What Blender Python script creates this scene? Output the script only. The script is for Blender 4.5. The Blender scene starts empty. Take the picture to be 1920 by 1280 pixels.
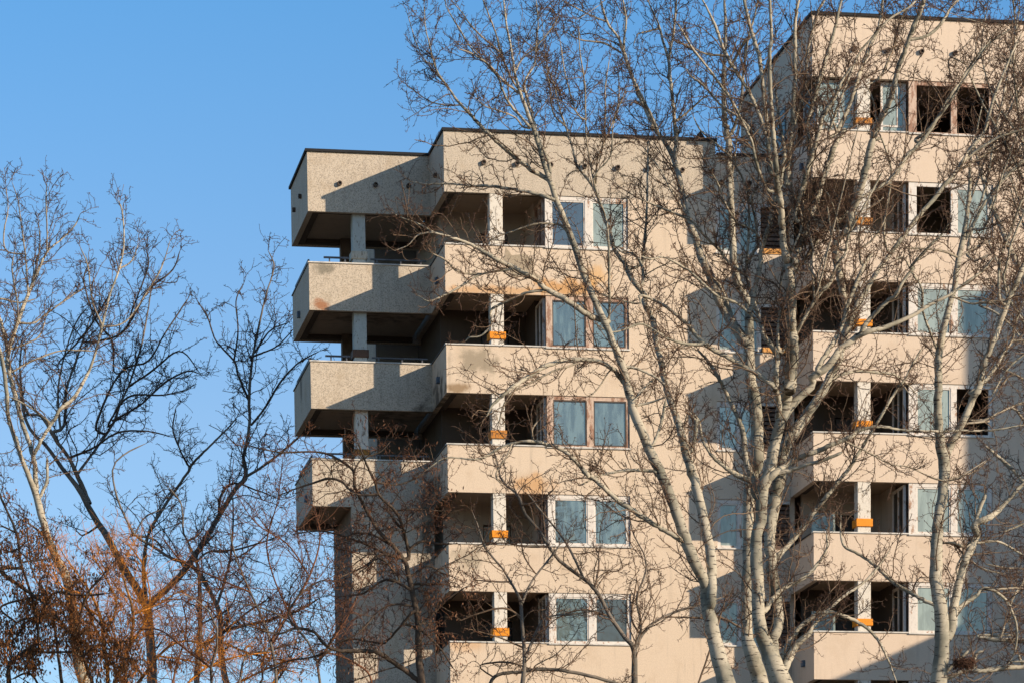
import bpy, math, random
import numpy as np
random.seed(7); rng = np.random.default_rng(11)
C = bpy.context.scene.collection
S = bpy.context.scene

# ------------------------------------------------------------------ camera
F_PX, YAW, PITCH, ROLL, PY = 6718.65, .1776, -.0996, -.0115, 2881.68
CAM = np.array([-17.2785, -104.7665, 1.7])
fw = np.array([math.sin(YAW)*math.cos(PITCH), math.cos(YAW)*math.cos(PITCH), math.sin(PITCH)])
_rt = np.array([math.cos(YAW), -math.sin(YAW), 0.]); _up = np.cross(_rt, fw)
RT = _rt*math.cos(ROLL)+_up*math.sin(ROLL); UP = -_rt*math.sin(ROLL)+_up*math.cos(ROLL)
cd = bpy.data.cameras.new('camera'); co = bpy.data.objects.new('camera', cd); C.objects.link(co)
from mathutils import Matrix, Vector
m = Matrix.Identity(4)
for i in range(3):
    m[i][0] = RT[i]; m[i][1] = UP[i]; m[i][2] = -fw[i]; m[i][3] = CAM[i]
co.matrix_world = m
cd.sensor_width = 36; cd.sensor_fit = 'HORIZONTAL'; cd.lens = F_PX/1920*36
cd.shift_y = (PY-640)/1920; cd.clip_end = 5000; cd.clip_start = .5
S.camera = co

# ------------------------------------------------------------------ light
SUN = np.array([1.1908, -1., .5027]); SUN /= np.linalg.norm(SUN)
sd = bpy.data.lights.new('sun', 'SUN'); sd.energy = 5.0; sd.angle = math.radians(.5); sd.color = (1, .81, .60)
so = bpy.data.objects.new('sun', sd); C.objects.link(so)
so.rotation_euler = Vector(SUN).to_track_quat('Z', 'Y').to_euler()
w = bpy.data.worlds.new('World'); S.world = w; w.use_nodes = True
nt = w.node_tree; bg = nt.nodes['Background']
sky = nt.nodes.new('ShaderNodeTexSky'); sky.sky_type = 'NISHITA'; sky.sun_disc = False
sky.sun_elevation = math.asin(SUN[2]); sky.sun_rotation = math.atan2(SUN[0], SUN[1])
sky.air_density = 1.0; sky.dust_density = .3; sky.ozone_density = 3.0
_tc = nt.nodes.new('ShaderNodeTexCoord'); _sx = nt.nodes.new('ShaderNodeSeparateXYZ'); nt.links.new(_tc.outputs['Generated'], _sx.inputs[0])
_mr = nt.nodes.new('ShaderNodeMapRange'); nt.links.new(_sx.outputs[2], _mr.inputs[0]); _mr.inputs[1].default_value = .20; _mr.inputs[2].default_value = .36
_cm = nt.nodes.new('ShaderNodeMix'); _cm.data_type = 'RGBA'; nt.links.new(_mr.outputs[0], _cm.inputs[0])
_cm.inputs[6].default_value = (.95, 1.0, 1.08, 1); _cm.inputs[7].default_value = (.44, 1.0, 1.26, 1)     # lilac haze low down, clear blue higher
_m2 = nt.nodes.new('ShaderNodeMapRange'); nt.links.new(_sx.outputs[2], _m2.inputs[0]); _m2.inputs[1].default_value = .42; _m2.inputs[2].default_value = .62
_c2 = nt.nodes.new('ShaderNodeMix'); _c2.data_type = 'RGBA'; nt.links.new(_m2.outputs[0], _c2.inputs[0]); nt.links.new(_cm.outputs[2], _c2.inputs[6]); _c2.inputs[7].default_value = (.98, .82, .72, 1)   # warm neutral tint overhead, added to take the blue out of the shade
_ml = nt.nodes.new('ShaderNodeMix'); _ml.data_type = 'RGBA'; _ml.blend_type = 'MULTIPLY'; _ml.inputs[0].default_value = 1
nt.links.new(sky.outputs[0], _ml.inputs[6]); nt.links.new(_c2.outputs[2], _ml.inputs[7])
nt.links.new(_ml.outputs[2], bg.inputs[0]); bg.inputs[1].default_value = .125
S.view_settings.view_transform = 'Standard'; S.view_settings.look = 'None'
S.view_settings.exposure = 0.40; S.view_settings.gamma = 1

# ------------------------------------------------------------------ materials
def mat(name):
    m = bpy.data.materials.new(name); m.use_nodes = True
    return m, m.node_tree, m.node_tree.nodes['Principled BSDF']
def N(nt, t, **k):
    n = nt.nodes.new(t)
    for a, b in k.items():
        if a in n.inputs: n.inputs[a].default_value = b
        else: setattr(n, a, b)
    return n
def mixc(nt, f, a, b):
    n = nt.nodes.new('ShaderNodeMix'); n.data_type = 'RGBA'
    for s, v in ((0, f), (6, a), (7, b)):
        if isinstance(v, bpy.types.NodeSocket): nt.links.new(v, n.inputs[s])
        elif s == 0: n.inputs[0].default_value = v
        else: n.inputs[s].default_value = (*v, 1)
    return n.outputs[2]
def math_(nt, op, a, b=None, clamp=False):
    n = nt.nodes.new('ShaderNodeMath'); n.operation = op; n.use_clamp = clamp
    for i, v in enumerate((a, b)):
        if v is None: continue
        if isinstance(v, bpy.types.NodeSocket): nt.links.new(v, n.inputs[i])
        else: n.inputs[i].default_value = v
    return n.outputs[0]
def ramp(nt, src, lo, hi, a=0., b=1.):
    n = nt.nodes.new('ShaderNodeMapRange'); n.interpolation_type = 'SMOOTHSTEP'
    nt.links.new(src, n.inputs[0])
    for i, v in enumerate((lo, hi, a, b)): n.inputs[i+1].default_value = v
    return n.outputs[0]
def pos(nt, scale=(1, 1, 1), loc=(0, 0, 0)):
    g = nt.nodes.new('ShaderNodeNewGeometry'); mp = nt.nodes.new('ShaderNodeMapping')
    mp.inputs['Scale'].default_value = scale; mp.inputs['Location'].default_value = loc
    nt.links.new(g.outputs['Position'], mp.inputs[0]); return mp.outputs[0]
def noise(nt, scale, vec=None, detail=4, rough=.6):
    n = N(nt, 'ShaderNodeTexNoise', Scale=scale, Detail=detail, Roughness=rough)
    nt.links.new(vec if vec else pos(nt), n.inputs['Vector']); return n.outputs[0]
def bump(nt, bsdf, src, strength=.3, dist=.02):
    b = N(nt, 'ShaderNodeBump', Strength=strength, Distance=dist)
    nt.links.new(src, b.inputs['Height']); nt.links.new(b.outputs[0], bsdf.inputs['Normal'])

def concrete(name, base, speck, spots=(), grime=.5, speckle=1.):
    m, nt, b = mat(name)
    fine = noise(nt, 34, detail=3, rough=.7); med = noise(nt, 1.3, detail=5); big = noise(nt, .35, detail=3)
    streak = noise(nt, 1.0, pos(nt, (5, 5, .35)), detail=5)
    fine2 = noise(nt, 45, detail=2, rough=.8)
    f = ramp(nt, fine, .45, .62); f = math_(nt, 'MULTIPLY', f, speckle)
    c = mixc(nt, f, base, speck)
    lt = tuple(min(1, x*1.22) for x in base)
    c = mixc(nt, math_(nt, 'MULTIPLY', ramp(nt, fine2, .5, .62), .5*speckle), c, lt)
    c = mixc(nt, math_(nt, 'MULTIPLY', ramp(nt, streak, .52, .75), grime*.55), c, tuple(x*.52 for x in base))
    c = mixc(nt, math_(nt, 'MULTIPLY', ramp(nt, med, .5, .72), grime*.5), c, (base[0]*.72, base[1]*.66, base[2]*.58))
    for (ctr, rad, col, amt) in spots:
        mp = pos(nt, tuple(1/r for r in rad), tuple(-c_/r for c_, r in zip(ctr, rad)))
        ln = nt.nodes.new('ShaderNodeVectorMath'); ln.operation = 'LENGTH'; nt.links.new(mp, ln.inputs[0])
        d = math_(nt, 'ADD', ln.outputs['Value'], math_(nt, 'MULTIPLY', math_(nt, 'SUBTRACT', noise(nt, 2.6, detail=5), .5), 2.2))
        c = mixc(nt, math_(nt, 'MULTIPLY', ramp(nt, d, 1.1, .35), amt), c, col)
    nt.links.new(c, b.inputs['Base Color']); b.inputs['Roughness'].default_value = .92
    b.inputs['Specular IOR Level'].default_value = .2
    bump(nt, b, math_(nt, 'ADD', fine, math_(nt, 'MULTIPLY', fine2, .5)), .35*speckle+.08, .02)
    return m
ORG = (.50, .25, .07); DRK = (.05, .045, .035)
spotsB = [((3.6, 0, 27.35), (1.3, 1, .30), ORG, .75), ((1.4, 0, 27.2), (1.8, 1, .16), ORG, .55),
          ((4.4, 0, 27.7), (.45, 1, .35), (.62, .36, .13), .6),
          ((2.5, 0, 21.75), (.8, 1, .4), ORG, .6), ((.9, 0, 25.2), (.7, 1, .5), (.20, .17, .12), .7),
          ((.35, 0, 24.45), (.5, 1, .18), (.22, .14, .07), .8), ((.6, 0, 19.6), (.6, 1, .4), (.24, .21, .15), .6),
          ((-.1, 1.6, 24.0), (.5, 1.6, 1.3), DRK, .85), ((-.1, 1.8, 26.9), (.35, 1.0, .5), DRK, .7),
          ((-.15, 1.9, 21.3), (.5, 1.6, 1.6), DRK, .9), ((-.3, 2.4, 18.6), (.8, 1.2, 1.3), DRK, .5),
          ((-3.3, 2.5, 27.25), (.33, .6, .22), (.30, .12, .05), .85), ((-3.2, 2.5, 28.3), (.5, .6, .2), (.14, .13, .10), .7),
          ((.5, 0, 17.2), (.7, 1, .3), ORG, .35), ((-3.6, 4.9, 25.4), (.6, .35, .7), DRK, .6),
          ((9.6, 0, 26.9), (.7, .8, .3), ORG, .4)]
M = {}
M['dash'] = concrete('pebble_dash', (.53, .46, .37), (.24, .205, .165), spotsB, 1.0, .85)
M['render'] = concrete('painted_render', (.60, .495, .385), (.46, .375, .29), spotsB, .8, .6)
M['renderD'] = concrete('painted_render_tower', (.60, .495, .395), (.50, .41, .32), (), .55, .45)
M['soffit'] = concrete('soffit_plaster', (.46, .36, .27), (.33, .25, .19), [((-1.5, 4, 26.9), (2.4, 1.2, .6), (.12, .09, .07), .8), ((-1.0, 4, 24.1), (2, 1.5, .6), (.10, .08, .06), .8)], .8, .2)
M['rimdark'] = concrete('dark_rim', (.10, .08, .065), (.06, .05, .04), (), .6, .5)  # near-black strip along the inner foot of the parapets
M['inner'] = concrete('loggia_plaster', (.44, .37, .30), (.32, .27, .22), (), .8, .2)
M['innerdark'] = concrete('dark_loggia_plaster', (.085, .065, .05), (.06, .045, .035), (), .8, .2)  # much darker plaster, used on most loggia floors
def flat(name, col, rough=.6, metal=0., var=.25, sc=3., spec=.4, streaky=False):
    m, nt, b = mat(name)
    n = noise(nt, sc, pos(nt, (4, 4, 1)) if streaky else None, detail=5)
    c = mixc(nt, ramp(nt, n, .35, .7), col, tuple(x*(1-var*2) if var < .5 else x*.3 for x in col))
    nt.links.new(c, b.inputs['Base Color']); b.inputs['Roughness'].default_value = rough
    b.inputs['Metallic'].default_value = metal; b.inputs['Specular IOR Level'].default_value = spec
    return m
def peel(name, paint, under, lo=.5, hi=.56, sc=3.):
    m, nt, b = mat(name)
    n = noise(nt, sc, pos(nt, (3, 3, 1)), detail=7, rough=.75)
    c = mixc(nt, ramp(nt, n, lo, hi), paint, under)
    c = mixc(nt, math_(nt, 'MULTIPLY', ramp(nt, noise(nt, 14), .45, .7), .35), c, tuple(x*.6 for x in paint))
    nt.links.new(c, b.inputs['Base Color']); b.inputs['Roughness'].default_value = .75
    bump(nt, b, n, .4, .01); return m
M['cap'] = flat('black_roof_felt', (.012, .012, .014), .8, 0, .2)
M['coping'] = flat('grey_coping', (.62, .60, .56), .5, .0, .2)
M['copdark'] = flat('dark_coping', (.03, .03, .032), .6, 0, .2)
M['roof'] = flat('roof_felt', (.05, .05, .05), .9)
M['post'] = peel('peeling_white_post', (.62, .58, .51), (.20, .15, .10), .55, .60, 3.5)
M['postgrey'] = peel('peeling_grey_post', (.42, .45, .43), (.16, .14, .11), .57, .61, 5)
M['postbrown'] = flat('brown_back_post', (.16, .12, .09), .8)
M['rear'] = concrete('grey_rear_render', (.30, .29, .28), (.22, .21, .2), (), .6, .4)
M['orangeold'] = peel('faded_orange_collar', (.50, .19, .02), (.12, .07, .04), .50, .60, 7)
M['flank'] = concrete('shade_painted_flank_render', (.22, .165, .125), (.13, .10, .08), (), .8, .6)  # side-face shade of the shaft worked into a darker wall colour
M['orange'] = peel('orange_collar', (.72, .25, .006), (.30, .10, .015), .60, .66, 6)
M['collargrey'] = peel('grey_collar', (.48, .44, .36), (.25, .2, .15), .55, .62, 6)
M['collardark'] = peel('dark_collar', (.10, .05, .03), (.05, .03, .02), .55, .62, 6)
M['collarrust'] = peel('rusty_collar', (.36, .16, .02), (.08, .05, .03), .48, .56, 9)
M['frame'] = peel('peeling_white_frame', (.62, .585, .54), (.33, .20, .13), .55, .60, 2.2)
M['framebrown'] = peel('bare_wood_frame', (.50, .38, .30), (.26, .14, .09), .46, .55, 2.5)
M['darkframe'] = flat('dark_frame', (.06, .05, .045), .6)
M['rail'] = flat('steel_rail', (.10, .10, .11), .5, .3)
M['pipe'] = flat('vent_pipe_metal', (.10, .065, .045), .7, 0, .3, 12)
M['hole'] = flat('pipe_bore', (.008, .008, .008), 1)
M['box'] = flat('blue_grey_box', (.10, .14, .19), .6)
M['wood'] = peel('weathered_slats', (.12, .075, .055), (.035, .025, .02), .5, .6, 3)
M['board'] = flat('orange_wood_board', (.62, .30, .08), .7, 0, .2, 6, streaky=True)
M['patch'] = concrete('bare_mortar_patch', (.36, .30, .22), (.25, .2, .15), (), .7, .8)
M['curtain'] = flat('curtain_cloth', (.40, .42, .38), .9, 0, .2, 2, streaky=True)
def glass(name, col, refl, wav=.02, var=.35):
    m, nt, b = mat(name)
    n = noise(nt, 1.5, pos(nt, (3.4, 3.4, .7)), detail=5)
    c = mixc(nt, ramp(nt, n, .42, .60), col, tuple(x*(1-var) for x in col))
    nt.links.new(c, b.inputs['Base Color']); b.inputs['Roughness'].default_value = .5
    g = N(nt, 'ShaderNodeBsdfGlossy', Roughness=.02); g.inputs[0].default_value = (.80, .80, .64, 1)
    bp = N(nt, 'ShaderNodeBump', Strength=.15, Distance=wav)
    nt.links.new(noise(nt, 1.6, detail=2), bp.inputs['Height']); nt.links.new(bp.outputs[0], g.inputs['Normal'])
    mx = nt.nodes.new('ShaderNodeMixShader'); mx.inputs[0].default_value = refl
    nt.links.new(b.outputs[0], mx.inputs[1]); nt.links.new(g.outputs[0], mx.inputs[2])
    nt.links.new(mx.outputs[0], nt.nodes['Material Output'].inputs[0]); return m
M['glass_pale'] = glass('pale_glass', (.25, .31, .285), .10, .004, .3)
M['glass_mid'] = glass('tree_reflecting_glass', (.085, .12, .115), .27, .02, .85)
M['glass_blue'] = glass('dark_blue_glass', (.012, .02, .045), .18, .01)
M['glass_dark'] = glass('dark_glass', (.02, .022, .02), .12, .01)
def bark(name, base, dark, mark=(.05, .04, .035), marks=1., warm=None):
    m, nt, b = mat(name)
    n1 = noise(nt, 1.0, pos(nt, (5, 5, 34)), detail=3, rough=.65)
    n2 = noise(nt, 1.6, detail=5); n3 = noise(nt, 14, detail=4)
    c = mixc(nt, ramp(nt, n2, .38, .68), base, dark)
    c = mixc(nt, math_(nt, 'MULTIPLY', ramp(nt, n3, .4, .7), .35), c, tuple(x*.62 for x in base))
    c = mixc(nt, math_(nt, 'MULTIPLY', ramp(nt, n1, .585, .62), marks), c, mark)
    nt.links.new(c, b.inputs['Base Color']); b.inputs['Roughness'].default_value = .85
    b.inputs['Specular IOR Level'].default_value = .2
    bump(nt, b, n3, .4, .01); return m
M['bark_pale'] = bark('pale_poplar_bark', (.42, .38, .30), (.17, .165, .13))
M['bark_mid'] = bark('branch_bark', (.20, .14, .095), (.12, .085, .06), marks=.4)
M['bark_pale2'] = bark('pale_limb_bark', (.36, .31, .24), (.22, .19, .14), marks=.6)
M['bark_dark'] = bark('dark_bark', (.11, .08, .06), (.055, .045, .035), (.02, .02, .015), .5)
M['bark_grey'] = bark('grey_bark', (.20, .175, .15), (.11, .10, .085), (.04, .03, .03), .5)
M['twig'] = flat('twig_bark', (.105, .055, .034), .8, 0, .2, 2)
M['twig_dark'] = flat('dark_twig_bark', (.075, .048, .036), .8, 0, .2, 2)
M['twig_red'] = flat('reddish_twig_bark', (.16, .065, .03), .8, 0, .2, 2)
M['twig_orange'] = flat('orange_shoot_bark', (.66, .25, .02), .7, 0, .25, 2)
M['bark_orange'] = bark('orange_willow_bark', (.44, .22, .06), (.22, .12, .06), (.06, .03, .02), .6)  # orange bark of the willow stems
M['leaf'] = flat('dry_brown_leaf', (.36, .14, .04), .8, 0, .35, 5)
M['seed'] = flat('dry_seed_husk', (.20, .095, .05), .8, 0, .3, 5)
M['ground'] = flat('winter_grass', (.15, .11, .07), 1, 0, .2, .3)
M['nest'] = flat('nest_sticks', (.10, .045, .025), .9, 0, .3, 8)

# ------------------------------------------------------------------ mesh helpers
def tag(o, label=None, cat=None, group=None, kind=None):
    for k, v in (('label', label), ('category', cat), ('group', group), ('kind', kind)):
        if v: o[k] = v
    return o
def empty(name, loc, **k):
    o = bpy.data.objects.new(name, None); C.objects.link(o); o.location = loc; o.empty_display_size = .2
    bpy.context.view_layer.update()
    return tag(o, **k)
class MB:
    def __init__(s): s.v = []; s.f = []; s.mi = []
    def box(s, x0, x1, y0, y1, z0, z1, mi=0):
        n = len(s.v)
        s.v += [(x, y, z) for z in (z0, z1) for y in (y0, y1) for x in (x0, x1)]
        for f in ((0, 2, 3, 1), (4, 5, 7, 6), (0, 1, 5, 4), (2, 6, 7, 3), (0, 4, 6, 2), (1, 3, 7, 5)):
            s.f.append([n+i for i in f]); s.mi.append(mi)
        return s
    def prism(s, pts, y0, y1, mi=0):     # outline in x,z
        n = len(s.v); k = len(pts)
        s.v += [(x, y0, z) for x, z in pts]+[(x, y1, z) for x, z in pts]
        s.f.append(list(range(n, n+k))); s.f.append(list(range(n+2*k-1, n+k-1, -1)))
        for i in range(k): s.f.append([n+i, n+k+i, n+k+(i+1) % k, n+(i+1) % k])
        s.mi += [mi]*(k+2); return s
    def tube(s, c, axis, r, l, ri=None, seg=14, mi=0, mi2=0):    # pipe end with a bore
        a = np.array(axis, float); a /= np.linalg.norm(a); u = np.cross(a, (0, 0, 1.)); u /= np.linalg.norm(u); v = np.cross(a, u)
        c = np.array(c, float); rings = [(0, r), (l, r)] + ([(l, ri), (l*.1, ri)] if ri else [])
        n = len(s.v)
        for d, rr in rings:
            for i in range(seg):
                t = 2*math.pi*i/seg; s.v.append(tuple(c+a*d+(u*math.cos(t)+v*math.sin(t))*rr))
        for j in range(len(rings)-1):
            for i in range(seg):
                s.f.append([n+j*seg+i, n+j*seg+(i+1) % seg, n+(j+1)*seg+(i+1) % seg, n+(j+1)*seg+i]); s.mi.append(mi if j < 2 else mi2)
        s.f.append([n+(len(rings)-1)*seg+i for i in range(seg)]); s.mi.append(mi2 if ri else mi)
        return s
    def build(s, name, mats, parent=None, bevel=0):
        me = bpy.data.meshes.new(name); me.from_pydata([tuple(map(float, p)) for p in s.v], [], s.f)
        for mm in (mats if isinstance(mats, (list, tuple)) else [mats]): me.materials.append(mm)
        me.polygons.foreach_set('material_index', s.mi)
        import bmesh
        bm = bmesh.new(); bm.from_mesh(me); bmesh.ops.recalc_face_normals(bm, faces=bm.faces); bm.to_mesh(me); bm.free()
        o = bpy.data.objects.new(name, me); C.objects.link(o)
        if parent:
            o.parent = parent
            if parent.type == 'EMPTY': o.location = [-a for a in parent.location]
        if bevel:
            md = o.modifiers.new('edge', 'BEVEL'); md.width = bevel; md.segments = 2; md.limit_method = 'ANGLE'
        return o

# ------------------------------------------------------------------ ground
g = MB(); g.v = [(-3000, -3000, 0), (3000, -3000, 0), (3000, 3000, 0), (-3000, 3000, 0)]; g.f = [[0, 1, 2, 3]]; g.mi = [0]
tag(g.build('ground', M['ground']), kind='structure')

# ------------------------------------------------------------------ the tower block
Z0, H, HB, HH = 28.45, 2.8, 1.3385, 1.463
ZT = 31.60; YA = 2.606; XA = -3.614; YAB = 6.65; XAW = -2.47
XD, YD, ZD0, ZTD, YDB = 10.2165, -2.588, 28.515, 34.464, 5.7
XE = 24.
T = .16
bld = empty('apartment_building', (5, 4, 0), label='derelict beige concrete tower block with stepped wraparound balconies and peeling white posts', cat='building')
sill = lambda k: Z0-H*k
silD = lambda k: ZD0-H*k
KB = range(0, 10)

def coping(par, segs, z, mats=('coping', 'copdark')):
    for seg, mm in segs:
        b = MB(); x0, x1, y0, y1 = seg; b.box(x0, x1, y0, y1, z, z+.035); b.build('coping', M[mm], par)

def pebble(k): return M['dash'] if k < 0 else M['render']
# --- A terraces (left, cantilevered)
for k in range(-1, 3):
    zt = ZT if k < 0 else sill(k); zb = Z0+HH if k < 0 else sill(k)-HB
    b = MB(); b.box(XA, 0, YA, YA+T, zb, zt); b.box(XA, XA+T, YA+T, YAB, zb, zt); b.box(XA+T, .3, YAB-T, YAB, zb, zt)
    p = b.build('balcony_parapet', M['dash'], bld)
    if k < 0:
        c = MB(); c.box(XA-.06, .0, YA-.06, YA+.2, zt, zt+.075); c.box(XA-.06, XA+.2, YA+.2, YAB+.06, zt, zt+.075); c.build('roof_edging', M['cap'], p)
    else:
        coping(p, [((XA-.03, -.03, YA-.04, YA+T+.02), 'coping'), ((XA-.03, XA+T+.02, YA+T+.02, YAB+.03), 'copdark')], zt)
        r = MB(); zr = zt+.16
        if k < 3:
            r.box(XA+.45, -2.42, YA+.05, YA+.10, zr, zr+.05); r.box(-1.78, -.12, YA+.05, YA+.10, zr-.01, zr+.03)
            r.box(XA+.03, XA+.08, YA+.45, YAB-.4, zr, zr+.05)
            for x in (XA+.6, -2.55, -1.6, -.9, -.3): r.box(x, x+.04, YA+.06, YA+.09, zt+.035, zr)
            for y in (YA+.6, YA+2, YA+3.4): r.box(XA+.04, XA+.07, y, y+.04, zt+.035, zr)
            r.build('handrail', M['rail'], p)
    # slab with rim recess
    s = MB(); s.box(XA+T, -.0, YA+T, YAB-T, zb+.16, zb+.36); s.build('balcony_slab', M['soffit'], bld)
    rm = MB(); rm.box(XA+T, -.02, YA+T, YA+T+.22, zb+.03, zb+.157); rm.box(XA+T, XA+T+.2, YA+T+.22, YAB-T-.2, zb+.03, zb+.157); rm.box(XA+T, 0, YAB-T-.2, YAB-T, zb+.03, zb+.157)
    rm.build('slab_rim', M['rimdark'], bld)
# columns on the terraces
for k in range(0, 3):
    z0 = sill(k)-1.0; z1 = (Z0+HH if k == 0 else sill(k-1)-HB)+.16
    c = MB(); c.box(-2.28, -1.90, YA+.2, YA+.58, z0, z1); cp = c.build('balcony_post', M['postgrey'], bld, .012)
    if k == 2: cp.data.materials[0] = M['post']
    cm = ['collargrey', 'collardark', 'collarrust'][k]
    q = MB(); q.box(-2.33, -1.85, YA+.15, YA+.63, sill(k)+.20, sill(k)+.42 if k < 2 else sill(k)+.36); q.build('collar', M[cm], cp, .01)
    c = MB(); c.box(-2.18, -1.84, YAB-.52, YAB-.18, z0, z1); tag(c.build('balcony_post', M['postbrown'], bld), label='dark brown rear balcony post')
# core behind terraces and enclosed shaft below
cw = MB()

cw.box(XAW, -.004, YA, YA+T, 0, sill(2)-HB+.0); 
cw.box(-1.0, 24, 9, 9.16, 0, ZT-.2); cw.box(-1.0, -.84, 7.36, 9, 0, ZT-.2)
cw.box(XAW+T, -1.25, YAB-T, YAB, 0, sill(2)-HB)
cw.build('wall', M['dash'], bld)
cs = MB(); cs.box(XAW, XAW+T, YA+T, YAB, 0, sill(2)-HB); tag(cs.build('wall', M['flank'], bld), label='flank wall of the shaft, its shade painted in as dark brown')
for k in range(-1, 3):      # set-back rear wall with raking lower edges
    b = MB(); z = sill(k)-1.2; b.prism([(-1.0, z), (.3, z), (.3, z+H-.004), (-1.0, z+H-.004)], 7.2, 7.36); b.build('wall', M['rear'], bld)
    if k >= 0:
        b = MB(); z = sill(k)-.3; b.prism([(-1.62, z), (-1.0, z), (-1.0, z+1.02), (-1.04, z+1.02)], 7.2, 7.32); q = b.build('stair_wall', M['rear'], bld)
        b = MB(); b.prism([(-1.66, z), (-1.60, z), (-1.02, z+1.02), (-1.08, z+1.02)], 7.14, 7.19); b.build('coping', M['copdark'], q)
# --- B block balcony rings and front wall
for k in range(-1, 10):
    zt = ZT if k < 0 else sill(k); zb = Z0+HH if k < 0 else sill(k)-HB
    if k == 9: zb = 0
    x1 = 5.39
    b = MB(); b.box(0, x1, 0, T, zb, zt)
    b.box(0, T, T, YA+T, zb, zt)
    p = b.build('balcony_parapet', pebble(k), bld)
    if k >= 0:
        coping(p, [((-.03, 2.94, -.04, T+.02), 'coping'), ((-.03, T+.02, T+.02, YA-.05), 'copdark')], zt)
    s = MB(); s.box(T, 10.0, T, 9, zb+.16, zb+.36); s.build('balcony_slab', M['soffit'], bld)
    if k < 5:
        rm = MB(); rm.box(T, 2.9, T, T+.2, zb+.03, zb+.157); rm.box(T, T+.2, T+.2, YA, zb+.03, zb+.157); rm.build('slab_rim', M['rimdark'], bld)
# front wall to the right of the B windows, with the narrow windows in the shaded strip
WC = [(8.02, 9.32), (9.32, 10.2)]
fwt = MB(); fwt.box(5.39, 8.0, 0, T, Z0+HH, ZT); fwt.build('wall', M['dash'], bld)
fwl = MB(); fwl.box(5.39, 8.0, 0, T, 0, Z0+HH); fwl.box(8.0, XD-.003, 0, T, Z0+1.46, 31.22)
for k in range(0, 10):
    zt = sill(k)+.02; zb = sill(k+1)+1.43 if k < 9 else 0
    fwl.box(8.0, XD-.003, 0, T, zb, zt)
fwl.build('wall', M['render'], bld)
ed = MB(); ed.box(-.05, 8.04, -.06, .22, ZT, ZT+.08); ed.box(-.05, .22, .22, YA-.06, ZT, ZT+.08); ed.box(7.9, 8.04, .22, 9, ZT-.3, ZT+.08)
ed.box(8.04, XD-.01, -.05, .2, 31.22, 31.285); ed.build('roof_edging', M['cap'], bld)
rf = MB(); rf.box(XA+T, -1.25, YA+T, YAB-T, ZT-.2, ZT-.12); rf.box(-1.25, 7.9, YA+T, 8.98, ZT-.2, ZT-.12); rf.box(.2, 7.9, T, YA+T, ZT-.2, ZT-.12); rf.box(8.04, XD-.01, T, 8.98, 31.0, 31.08); rf.build('roof', M['roof'], bld)
rv = MB(); rv.tube((7.66, .6, ZT-.1), (0, 0, 1.0001), .09, .34); rv.prism([(7.5, ZT+.2), (7.82, ZT+.2), (7.66, ZT+.42)], .45, .75); rv.build('roof_vent', M['cap'], bld)
# partitions and rooms behind
for k in range(0, 6):
    z0 = sill(k)-1.0; z1 = (Z0+HH if k == 0 else sill(k-1)-HB)+.16
    b = MB()
    # back wall of the loggia with a door opening
    b.box(.3, 1.5, YA+T, YA+T+.12, z0, z1); b.box(2.35, 2.86, YA+T, YA+T+.12, z0, z1); b.box(1.5, 2.35, YA+T, YA+T+.12, sill(k)+1.05, z1)
    b.box(2.86, 2.98, 1.35, YA+T+.12, z0, z1)
    b.box(.3, .42, YA+T+.12, 9, z0, z1); b.box(5.5, 5.62, T, 9, z0, z1); b.box(2.98, 5.5, 4.2, 4.3, z0, z1)
    b.box(8.0-.12, 8.0, T, 9, z0, z1); b.box(8.0, 10.0, 3.2, 3.3, z0, z1)
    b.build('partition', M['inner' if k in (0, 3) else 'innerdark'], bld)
    # side window of the loggia
    f = MB(); y0, y1 = .22, 1.35; za = sill(k)-.6; zb = z1-.18
    f.box(2.88, 2.96, y0, y0+.07, za, zb); f.box(2.88, 2.96, y1-.07, y1, za, zb); f.box(2.88, 2.96, y0+.07, y1-.07, za, za+.08); f.box(2.88, 2.96, y0+.07, y1-.07, zb-.08, zb)
    f.box(2.88, 2.96, .75, .81, za+.08, zb-.08)
    wf = f.build('window', M['framebrown' if k in (0, 3) else 'frame'], bld)
    if k != 0:
        q = MB(); q.box(2.915, 2.925, y0+.07, .75, za+.08, zb-.08); q.box(2.915, 2.925, .81, y1-.07, za+.08, zb-.08); q.build('pane', M['glass_dark'], wf)
    # door leaf
    d = MB(); d.box(1.53, 2.32, YA+T+.03, YA+T+.09, z0+.04, sill(k)+1.0); d.build('door', M['darkframe'] if k != 3 else M['curtain'], bld)

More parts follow.
